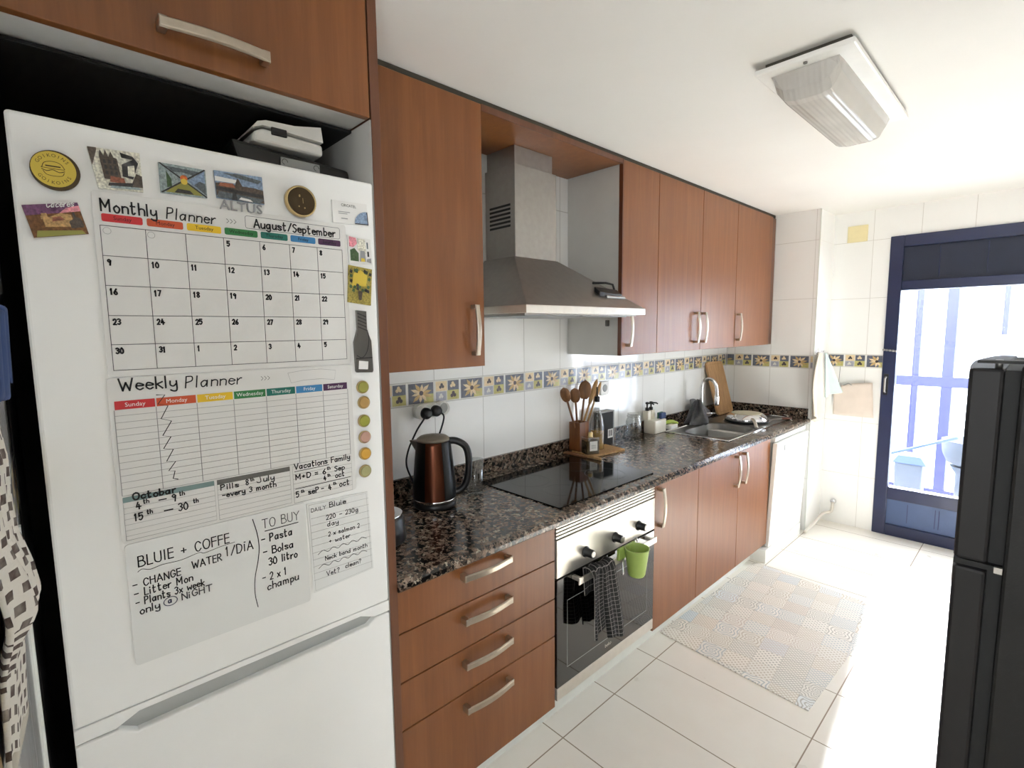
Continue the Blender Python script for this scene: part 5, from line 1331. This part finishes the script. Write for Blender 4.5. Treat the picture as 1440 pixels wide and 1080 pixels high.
def arc_text(mb, text, cu, cv, r, a_mid, size, m, flip=False):
    n = len(text); da = size * 1.05 / r
    for i, ch_ in enumerate(text):
        k = i - (n - 1) / 2
        a = a_mid + (k * da if flip else -k * da)
        rot = a + (math.pi / 2 if flip else -math.pi / 2)
        ox, oy = cu + r * math.cos(a), cv + r * math.sin(a)
        f_ = lambda u, v, d, ox=ox, oy=oy, rot=rot: fn(ox + u * math.cos(rot) - v * math.sin(rot), oy + u * math.sin(rot) + v * math.cos(rot), d)
        font_mesh(mb, ch_, 0, 0, size * 1.25, f_, m, 0.0002)
arc_text(w, 'GOIKOINS', -0.5985, 1.7535, 0.0212, math.radians(95), 0.0058, M['coin_dark'])
arc_text(w, 'GOIKOINS', -0.5985, 1.7535, 0.0212, math.radians(-88), 0.0058, M['coin_dark'], True)
w.build('burger_print', t, recalc=False)
# 2 town postcard magnet
t = thing('fridge_magnet', 'slanted postcard magnet of an old town at sunset, below the burger magnet', 'magnet', (FX, -0.60, 1.64))
Pq = [(-0.6415, 1.6920), (-0.6310, 1.6430), (-0.5620, 1.6570), (-0.5730, 1.7065)]
plate(t, 'card', Pq, M['p_brown'])
def bil(u, v):
    a, b, c, d = Pq
    return (a[0] * (1 - u) * v + b[0] * (1 - u) * (1 - v) + c[0] * u * (1 - v) + d[0] * u * v, a[1] * (1 - u) * v + b[1] * (1 - u) * (1 - v) + c[1] * u * (1 - v) + d[1] * u * v)
pic(t, 'town_picture', [('p_dusk', [bil(0, .68), bil(1, .72), bil(1, 1), bil(0, 1)]), ('p_pink', [bil(.6, .7), bil(1, .72), bil(1, .9), bil(.75, .85)]), ('p_sand', [bil(.22, .30), bil(.8, .25), bil(.8, .62), bil(.62, .7), bil(.4, .6), bil(.25, .65)]), ('p_brown', [bil(.05, .2), bil(.25, .18), bil(.3, .55), bil(.1, .5)]), ('p_sand', [bil(.27, .35), bil(.37, .35), bil(.37, .72), bil(.27, .72)]), ('p_terracotta', [bil(.42, .45), bil(.66, .48), bil(.6, .6), bil(.45, .58)]), ('p_sepia', [bil(.72, .2), bil(.97, .22), bil(.95, .5), bil(.88, .55), bil(.87, .7), bil(.83, .7), bil(.82, .5), bil(.72, .42)]), ('p_olive', [bil(.05, .0), bil(.95, .0), bil(.9, .12), bil(.1, .2)])])
w = MB(); pen(w, 'Caceres', -0.6125, 1.6925, 0.0095, 0.0013, YZ(FX + 0.0066), M['white_print'], slope=0.2, slant=0.15, width=0.034); w.build('lettering', t, recalc=False)
# 3 cathedral street photo
t = thing('fridge_magnet', 'sepia and white photo magnet of a church and street, right of the burger magnet', 'magnet', (FX, -0.52, 1.735))
R4 = [(-0.5535, 1.8010), (-0.5430, 1.7350), (-0.4805, 1.7390), (-0.4815, 1.8055)]
plate(t, 'card', R4, M['p_cream'])
def mk(Rq):
    def b2(u, v):
        a, b, c, d = Rq
        return tuple(a[k] * (1 - u) * v + b[k] * (1 - u) * (1 - v) + c[k] * u * (1 - v) + d[k] * u * v for k in (0, 1))
    return b2
B2 = mk(R4)
sh = [('p_sepia', [B2(.0, .55), B2(.16, .95), B2(.16, 1), B2(.0, 1)]), ('p_sepia', [B2(.18, .25), B2(.55, .25), B2(.52, .78), B2(.46, .8), B2(.42, .95), B2(.36, .8), B2(.32, .98), B2(.27, .82), B2(.22, .97), B2(.18, .8)]), ('p_charcoal', [B2(.58, .35), B2(.8, .3), B2(.95, .72), B2(.85, .88), B2(.6, .95), B2(.62, .82), B2(.84, .8), B2(.6, .65)]), ('p_cream', [B2(.7, .38), B2(.85, .36), B2(.86, .66), B2(.72, .62)]), ('p_sepia', [B2(.72, .1), B2(1, .1), B2(1, .4), B2(.88, .45)])]
for i in range(3):
    for j in range(3): sh.append(('p_charcoal', [B2(.23 + .1 * i, .36 + .14 * j), B2(.29 + .1 * i, .36 + .14 * j), B2(.28 + .1 * i, .45 + .14 * j), B2(.24 + .1 * i, .45 + .14 * j)]))
sh += [('p_terracotta', [B2(.28, .18), B2(.62, .17), B2(.6, .3), B2(.32, .33)]), ('p_charcoal', [B2(.22, .08), B2(.75, .1), B2(.8, .2), B2(.25, .16)]), ('p_water', [B2(.25, .03), B2(.95, .04), B2(.9, .1), B2(.3, .09)])]
pic(t, 'street_picture', sh)
# 4 aquarium / four-way photo magnet
t = thing('fridge_magnet', 'landscape photo magnet divided by a cross, third along the fridge top', 'magnet', (FX, -0.417, 1.743))
R4 = [(-0.4545, 1.7965), (-0.4540, 1.7430), (-0.3795, 1.7450), (-0.3800, 1.7970)]
plate(t, 'card', R4, M['p_water']); B2 = mk(R4)
pic(t, 'cross_picture', [('p_slate', [B2(.12, .92), B2(.5, .9), B2(.85, .88), B2(.72, .72), B2(.5, .78), B2(.3, .75)]), ('p_sky', [B2(.97, .95), B2(.97, .1), B2(.58, .5)]), ('p_water', [B2(.03, .9), B2(.03, .15), B2(.42, .5)]), ('p_leaf', [B2(.14, .2), B2(.24, .26), B2(.24, .5), B2(.14, .75)]), ('p_slate', [B2(.72, .4), B2(.85, .55), B2(.97, .5), B2(.97, .1), B2(.8, .3)]), ('p_olive', [B2(.1, .05), B2(.9, .05), B2(.62, .42), B2(.42, .42)]), ('p_charcoal', [B2(.28, .06), B2(.7, .06), B2(.62, .18), B2(.36, .2)]), ('p_charcoal', [B2(0, .97), B2(0.03, 1), B2(1, .03), B2(.97, 0)]), ('p_charcoal', [B2(0, .03), B2(.03, 0), B2(1, .97), B2(.97, 1)]), ('p_orange', circle(-0.4165, 1.7745, 0.0058, 14)), ('p_gold', circle(-0.4165, 1.7685, 0.0055, 14))])
# 5 city skyline with letters
t = thing('fridge_magnet', 'city skyline photo magnet with grey letters under it', 'magnet', (FX, -0.32, 1.725))
R4 = [(-0.3650, 1.8000), (-0.3630, 1.7490), (-0.2760, 1.7490), (-0.2780, 1.8030)]
plate(t, 'card', R4, M['p_sky']); B2 = mk(R4)
pic(t, 'skyline_picture', [('p_sky', [B2(0, .6), B2(1, .6), B2(1, 1), B2(0, 1)]), ('p_slate', [B2(.15, .95), B2(.5, .97), B2(.98, .85), B2(.9, .72), B2(.5, .82)]), ('p_white', [B2(0, .62), B2(.4, .62), B2(.45, .75), B2(.0, .8)]), ('p_sepia', [B2(0, .1), B2(1, 0.02), B2(1, .5), B2(.8, .55), B2(.55, .55), B2(.5, .75), B2(.47, .82), B2(.44, .75), B2(.4, .55), B2(.2, .6), B2(0, .55)]), ('p_terracotta', [B2(.05, .45), B2(.4, .45), B2(.36, .6), B2(.1, .58)]), ('p_charcoal', [B2(0, .3), B2(1, .22), B2(1, .34), B2(0, .42)]), ('p_slate', [B2(0, .02), B2(.9, .0), B2(1, .18), B2(.05, .26)]), ('p_charcoal', [B2(.3, .0), B2(.42, .0), B2(.40, .3), B2(.34, .3)]), ('p_white', [B2(.45, .05), B2(.75, .02), B2(.7, .1), B2(.5, .14)])])
w = MB(); fnL = YZ(FX + 0.0009)
cu = bpy.data.curves.new('lettering', 'FONT'); font_mesh(w, 'ALTUS', -0.320, 1.7365, 0.0265, YZ(FX + 0.0060), M['p_silver'], 0.0, width=0.078)
bpy.data.curves.remove(cu)
w.build('lettering', t, solid=0.004, recalc=False)
# 6 round dark glass magnet
t = thing('fridge_magnet', 'round dark bronze magnet with a brass rim, right of the skyline magnet', 'magnet', (FX, -0.20, 1.735))
MB().lathe([(0.0310, 0.0008), (0.0325, 0.004), (0.0325, 0.014), (0.0300, 0.017), (0.0285, 0.015)], (FX, -0.2030, 1.7660), M['coin_brass'], 40, fn=lambda a, b, h: (h, a, b), cap1=False).build('rim', t)
MB().lathe([(0.0288, 0.0), (0.0270, 0.0012)], (FX + 0.0146, -0.2030, 1.7660), M['coin_dark'], 40, fn=lambda a, b, h: (h, a, b)).build('face', t)
w = MB(); fn2 = YZ(FX + 0.0160)
w.poly(circle(-0.207, 1.7765, 0.0028, 12, 0.0018), fn2, M['coin_brass']); w.poly(circle(-0.209, 1.7545, 0.0016, 10), fn2, M['coin_brass'], .0001); w.poly(circle(-0.197, 1.7525, 0.0016, 10), fn2, M['coin_brass'], .0001); w.strokes([(-0.200, 1.762), (-0.2005, 1.772)], 0.001, fn2, M['coin_brass'], .0001)
w.build('inlay', t, recalc=False)
# 7 business card magnet
t = thing('fridge_magnet', 'white business-card magnet with a pale blue quarter circle, top right of the fridge', 'magnet', (FX, -0.088, 1.733))
R4 = [(-0.1305, 1.7830), (-0.1300, 1.7335), (-0.0425, 1.7360), (-0.0460, 1.7855)]; B2 = mk(R4)
plate(t, 'card', R4, M['p_white'])
arc = [B2(.97, .05)] + [B2(.97 - .37 * math.cos(math.radians(a)), .05 + .58 * math.sin(math.radians(a))) for a in range(0, 91, 10)]
pic(t, 'card_print', [('p_sky', arc), ('p_charcoal', [B2(.6, .02), B2(.99, .02), B2(.99, .07), B2(.6, .07)]), ('p_charcoal', [B2(.965, .05), B2(.99, .05), B2(.99, .62), B2(.965, .62)]), ('p_silver', [B2(.15, .5), B2(.48, .5), B2(.48, .53), B2(.15, .53)]), ('p_silver', [B2(.15, .42), B2(.40, .42), B2(.40, .45), B2(.15, .45)]), ('p_silver', [B2(.22, .2), B2(.40, .2), B2(.40, .24), B2(.22, .24)])])
w = MB(); font_mesh(w, 'CIRCATEL', -0.092, 1.7745, 0.0085, YZ(FX + 0.0064), M['ink'], 0.0, width=0.036); w.build('lettering', t, recalc=False)
# 8 flower balcony picture
t = thing('fridge_magnet', 'small picture magnet with pink blossom and greenery, right of the month grid', 'magnet', (FX, -0.067, 1.645))
R4 = [(-0.0975, 1.7090), (-0.0950, 1.6440), (-0.0370, 1.6460), (-0.0400, 1.7055)]; B2 = mk(R4)
plate(t, 'card', R4, M['p_white'])
pic(t, 'blossom_picture', [('p_pink', [B2(.03, .62), B2(.2, .6), B2(.38, .75), B2(.35, .95), B2(.05, .97)]), ('p_cream', [B2(.38, .5), B2(.75, .4), B2(.75, .95), B2(.4, .95)]), ('p_leaf', [B2(.05, .12), B2(.4, .1), B2(.42, .4), B2(.25, .58), B2(.06, .5)]), ('p_silver', [B2(.45, .1), B2(.72, .1), B2(.7, .5), B2(.5, .52)]), ('p_gold', [B2(.5, .1), B2(.68, .1), B2(.66, .22), B2(.52, .24)]), ('p_charcoal', [B2(.8, .3), B2(.88, .3), B2(.88, .5), B2(.8, .5)]), ('p_slate', [B2(.8, .6), B2(.86, .6), B2(.86, .85), B2(.8, .85)]), ('p_silver', [B2(.74, .1), B2(.95, .05), B2(.95, .25), B2(.76, .2)])])
# 9 yellow tree picture
t = thing('fridge_magnet', 'yellow and black picture magnet of a tree, below the blossom magnet', 'magnet', (FX, -0.070, 1.55))
R4 = [(-0.0970, 1.6415), (-0.1040, 1.5560), (-0.0450, 1.5490), (-0.0385, 1.6350)]; B2 = mk(R4)
plate(t, 'card', R4, M['p_ochre'])
sh = [('p_gold', [B2(.15, .45), B2(.75, .5), B2(.8, .8), B2(.5, .92), B2(.2, .8)])]
rn = random.Random(5)
for i in range(26):
    u, v = rn.uniform(.08, .92), rn.uniform(.3, .92)
    if .3 < u < .65 and .55 < v < .8: continue
    sh.append((('p_leaf', 'p_charcoal')[i % 2], [B2(u - .06, v - .03), B2(u + .05, v - .05), B2(u + .07, v + .03), B2(u - .03, v + .05)]))
sh.append(('p_sepia', [B2(.44, .1), B2(.56, .1), B2(.6, .35), B2(.4, .35)]))
pic(t, 'tree_picture', sh)
# 10 bottle-shaped magnet
t = thing('fridge_magnet', 'dark silver bottle-shaped magnet on the right edge of the fridge', 'magnet', (FX, -0.07, 1.388))
Pb = [(-0.0890, 1.390), (-0.0500, 1.388), (-0.0475, 1.392), (-0.0500, 1.465), (-0.0600, 1.490), (-0.0600, 1.535), (-0.0840, 1.537), (-0.0835, 1.492), (-0.0930, 1.462), (-0.0915, 1.394)]
plate(t, 'bottle_shape', Pb, M['steel_dark'], 0.008)
w = MB(); fn3 = YZ(FX + 0.0090)
for i in range(5): w.strokes([(-0.082, 1.498 + i * 0.008), (-0.062, 1.490 + i * 0.008)], 0.0022, fn3, M['p_charcoal'], 0.0)
w.strokes(smooth_path([(-0.060, 1.49), (-0.056, 1.47), (-0.062, 1.44), (-0.075, 1.425), (-0.088, 1.43)]), 0.002, fn3, M['p_charcoal'], 0.0001)
w.poly([(-0.086, 1.398), (-0.062, 1.396), (-0.060, 1.415), (-0.084, 1.418)], fn3, M['p_white'], 0.0001); w.strokes([(-0.090, 1.423), (-0.050, 1.424)], 0.003, fn3, M['p_charcoal'], 0.0002)
w.build('bottle_relief', t, recalc=False)
# 11-16 six round button magnets
for (yy, zz, mk_, nm) in ((-0.0755, 1.3535, 'p_olive', 'olive green round button magnet, topmost of six down the fridge edge'), (-0.0740, 1.3160, 'p_tan', 'tan round button magnet, second from top of six on the fridge'), (-0.0755, 1.2710, 'p_moss', 'mossy green round button magnet, third from top of six on the fridge'), (-0.0755, 1.2310, 'p_rose', 'dusty pink round button magnet, fourth from top of six on the fridge'), (-0.0765, 1.1900, 'p_amber', 'amber orange round button magnet, fifth from top of six on the fridge'), (-0.0780, 1.1465, 'p_pale', 'pale grey-green round button magnet, lowest of six on the fridge')):
    t = thing('button_magnet', nm, 'magnet', (FX, yy, zz - 0.016), 'round button magnets down the fridge edge')
    MB().lathe([(0.0145, 0.0008), (0.0155, 0.002), (0.0155, 0.006), (0.0148, 0.0072)], (FX, yy, zz), M['coin_brass'], 28, fn=lambda a, b, h: (h, a, b)).build('rim', t)
    MB().lathe([(0.0135, 0.0), (0.0135, 0.001), (0.010, 0.0016)], (FX + 0.0072, yy, zz), M[mk_], 28, fn=lambda a, b, h: (h, a, b)).build('picture', t)

# appliances on top of the fridge
t = thing('contact_grill', 'flat black grill with a grey front plate on top of the fridge', 'appliance', (0.42, -0.165, 1.833))
MB().hexa([(0.28, -0.285, 1.834), (0.512, -0.285, 1.834), (0.512, -0.032, 1.834), (0.28, -0.032, 1.834)], [(0.29, -0.295, 1.898), (0.516, -0.305, 1.902), (0.516, -0.040, 1.884), (0.29, -0.045, 1.898)], M['black_plastic']).build('grill_body', t, bevel=0.008)
w = MB().box(0.5165, 0.520, -0.205, -0.115, 1.862, 1.882, M['fridge_grey']); w.build('front_plate', t, bevel=0.002)
w = MB()
for yy in (-0.196, -0.124):
    c = circle(yy, 1.872, 0.006, 14); w.strokes(c[:11], 0.0012, YZ(0.5203), M['ink'])
w.build('plate_mark', t, recalc=False)
t = thing('waffle_maker', 'small white clamshell waffle maker stacked on the black grill', 'appliance', (0.44, -0.18, 1.90))
wf = lambda u, v, d: (d, u, v)
low = [(-0.262, 1.9045), (-0.104, 1.9025), (-0.104, 1.930), (-0.238, 1.9365), (-0.258, 1.926)]
upp = [(-0.268, 1.922), (-0.260, 1.932), (-0.240, 1.941), (-0.104, 1.934), (-0.108, 1.968), (-0.170, 1.956), (-0.232, 1.953), (-0.250, 1.947)]
MB().prism(low, wf, 0.36, 0.518, M['white_plastic']).build('lower_shell', t, bevel=0.008, seg=3)
MB().prism(upp, wf, 0.36, 0.520, M['white_plastic']).build('upper_shell', t, bevel=0.008, seg=3)
MB().box(0.517, 0.522, -0.222, -0.188, 1.925, 1.942, M['black_plastic']).build('latch', t, bevel=0.002)

# ------------------------------------------------------------------ left edge: scarf and blue cloth on the return wall
t = thing('checked_scarf', 'brown and cream checked scarf hanging on the wall left of the fridge', 'scarf', (1.1, -0.675, 1.0))
EDGE = [(0.0, -0.679), (0.095, -0.6742), (0.24, -0.675), (0.35, -0.674), (0.47, -0.667), (0.58, -0.6625), (0.625, -0.667), (0.66, -0.673), (0.71, -0.679), (0.89, -0.682), (1.0, -0.684)]
def scarf(u, v):
    for (va, ya), (vb, yb) in zip(EDGE, EDGE[1:]):
        if va <= v <= vb: yo = ya + (yb - ya) * (v - va) / (vb - va); break
    x = 0.970 + u * 0.30 + 0.010 * math.sin(v * 9)
    top = 1.394 + u * 0.03; hem = 1.082 + u * 0.105
    k = 0.70 + 0.30 * math.cos((u - 0.10) * 22 + v * 5)
    prof_ = min(1.0, u * 6 + 0.1) * (k if u > 0.1 else 1.0)
    return (x, -0.6862 + (yo + 0.6862) * prof_, top + (hem - top) * v + 0.006 * math.sin(u * 15 + 1) * v)
g_ = MB(); g_.grid(44, 44, scarf, M['keffiyeh']); g_.build('scarf_body', t, solid=0.003, recalc=False)
fr_ = MB()
for i in range(20):
    u = i / 19; x = 0.975 + 0.29 * u; z = 1.082 + 0.105 * u
    fr_.tube([(x, -0.6855, z), (x + 0.002, -0.685, z - 0.010), (x - 0.001, -0.6855, z - 0.022)], [0.0016, 0.0013, 0.0008], M['fringe'], 5)
fr_.build('fringe', t)
def blue(u, v):
    return (0.985 + u * 0.25 - 0.02 * v, -0.6725 + 0.006 * math.sin(u * 14 + 1.3) - 0.003 * v, 1.514 - 0.078 * v + 0.006 * math.sin(u * 9))
g_ = MB(); g_.grid(24, 14, blue, M['blue_cloth']); tag(g_.build('blue_cloth', solid=0.006, recalc=False), 'dark blue cloth hanging above the checked scarf at left', 'cloth')
def apron(u, v):
    return (0.99 + u * 0.24 + 0.01 * v, -0.6735 + 0.005 * math.sin(u * 16 + v * 2), 1.930 - 0.40 * v)
g_ = MB(); g_.grid(24, 14, apron, M['black_cloth']); tag(g_.build('black_apron', solid=0.006, recalc=False), 'black apron hanging at the left edge above the blue cloth', 'apron')

# ------------------------------------------------------------------ towels, bag and vent by the door
t = thing('hand_towels', 'beige and mint towels hanging from a hook on the wall corner', 'towel', (0.65, 3.42, 0.8))
def tw1(u, v):
    wd = 0.035 + 0.10 * math.sin(min(1.0, v * 1.25) * math.pi * 0.62) * (1 - 0.35 * v * v)
    xx = 0.643 + 0.018 * math.sin(u * 9.5 + 0.5) * (0.4 + v) + 0.012 * v
    return (xx, 3.400 + (u - 0.72) * wd * 2.3 + 0.012 * math.sin(v * 4), 1.300 - 0.49 * v * (1 - 0.22 * abs(u - 0.55)))
g_ = MB(); g_.grid(26, 26, tw1, M['beige_cloth']); g_.build('beige_towel', t, solid=0.005, recalc=False)
def tw2(u, v):
    wd = 0.03 + 0.13 * v
    return (0.662 + 0.014 * math.sin(u * 8 + 1) * (0.3 + v) + u * 0.075 * v, 3.43 + u * wd, 1.296 - 0.315 * v + 0.03 * u * v)
g_ = MB(); g_.grid(20, 20, tw2, M['mint_cloth']); g_.build('mint_towel', t, solid=0.005, recalc=False)
w = MB(); w.box(0.6175, 0.624, 3.385, 3.445, 1.285, 1.330, M['chrome'])
for yy in (3.395, 3.435): w.tube(smooth_path([(0.624, yy, 1.30), (0.645, yy, 1.295), (0.652, yy, 1.315)]), 0.004, M['chrome'], 8)
tag(w.build('towel_hook', bevel=0.002), 'small chrome double hook on the wall corner above the towels', 'hook')
t = thing('paper_bag', 'flat beige paper bag hanging on the tiles beside the blue door', 'bag', (0.79, 3.665, 0.82))
def bag(u, v):
    z = 1.082 - 0.25 * v; x = 0.668 + 0.006 * v + u * (0.240 + 0.012 * v)
    top = 0.05 * (1 - u) ** 2 * (1 - v)
    return (x, 3.668 - 0.010 * math.sin(u * math.pi) * (1 - 0.4 * v) - 0.003 * math.sin(v * 9), z - top)
g_ = MB(); g_.grid(18, 14, bag, M['bag_paper']); g_.build('bag_front', t, solid=0.004, recalc=False)
w = MB(); w.strokes([(0.735, 1.055), (0.765, 1.07), (0.785, 1.058)], 0.006, XZ(3.655), M['fridge_grey']); w.tube([(0.700, 3.665, 1.06), (0.703, 3.674, 1.19)], 0.0012, M['cord'], 6); w.build('hanging_string', t, recalc=False)
t = thing('vent_cover', 'small yellowed vent plate high on the wall left of the door', 'vent', (0.76, YD, 2.07))
MB().box(0.700, 0.822, YD - 0.010, YD - 0.0005, 2.078, 2.192, M['beige_vent']).build('plate', t, bevel=0.003)

# ------------------------------------------------------------------ black fridge
t = thing('black_fridge', 'black two-door fridge at the right edge of the room', 'fridge', (1.97, 0.97, 0))
MB().box(1.712, 2.345, 0.672, 1.26, 0.02, 1.412, M['fridge_black']).build('cabinet', t, bevel=0.006)
MB().box(1.690, 1.712, 0.690, 1.245, 0.04, 1.40, M['black_matt']).build('door_gasket', t)
def curved(z0, z1, name):
    pts = [(1.690, 0.668), (1.690, 1.262), (1.655, 1.262), (1.640, 1.20), (1.628, 1.08), (1.624, 0.965), (1.628, 0.85), (1.636, 0.73), (1.640, 0.668)]
    w = MB(); w.prism(pts, XY(0), z0, z1, M['fridge_black_gloss']); return w.build(name, t, bevel=0.006)
curved(1.022, 1.404, 'upper_door'); curved(0.05, 1.006, 'lower_door')
w = MB(); w.box(1.640, 1.712, 0.675, 0.705, 1.0085, 1.0195, M['fridge_black']); w.box(1.700, 1.712, 0.668, 0.676, 1.008, 1.020, M['steel']); w.build('middle_hinge', t)
w = MB(); w.box(1.650, 1.760, 0.680, 0.72, 1.4135, 1.419, M['fridge_black']); w.tube([(1.680, 0.70, 1.404), (1.680, 0.70, 1.42)], 0.006, M['steel'], 10); w.build('top_hinge', t)
for yy in (0.70, 1.22):
    for xx in (1.75, 2.30): MB().lathe([(0.02, 0.0), (0.02, 0.0195)], (xx, yy, 0.0), M['black_plastic'], 12).build('foot', t)

# ------------------------------------------------------------------ floor mat
w = MB(); w.prism([(0.530, 1.478), (1.203, 1.425), (1.245, 2.495), (0.560, 2.575)], XY(0.0), 0.0005, 0.004, M['rug'])
tag(w.build('floor_mat'), 'patterned patchwork vinyl mat on the floor before the sink', 'mat')
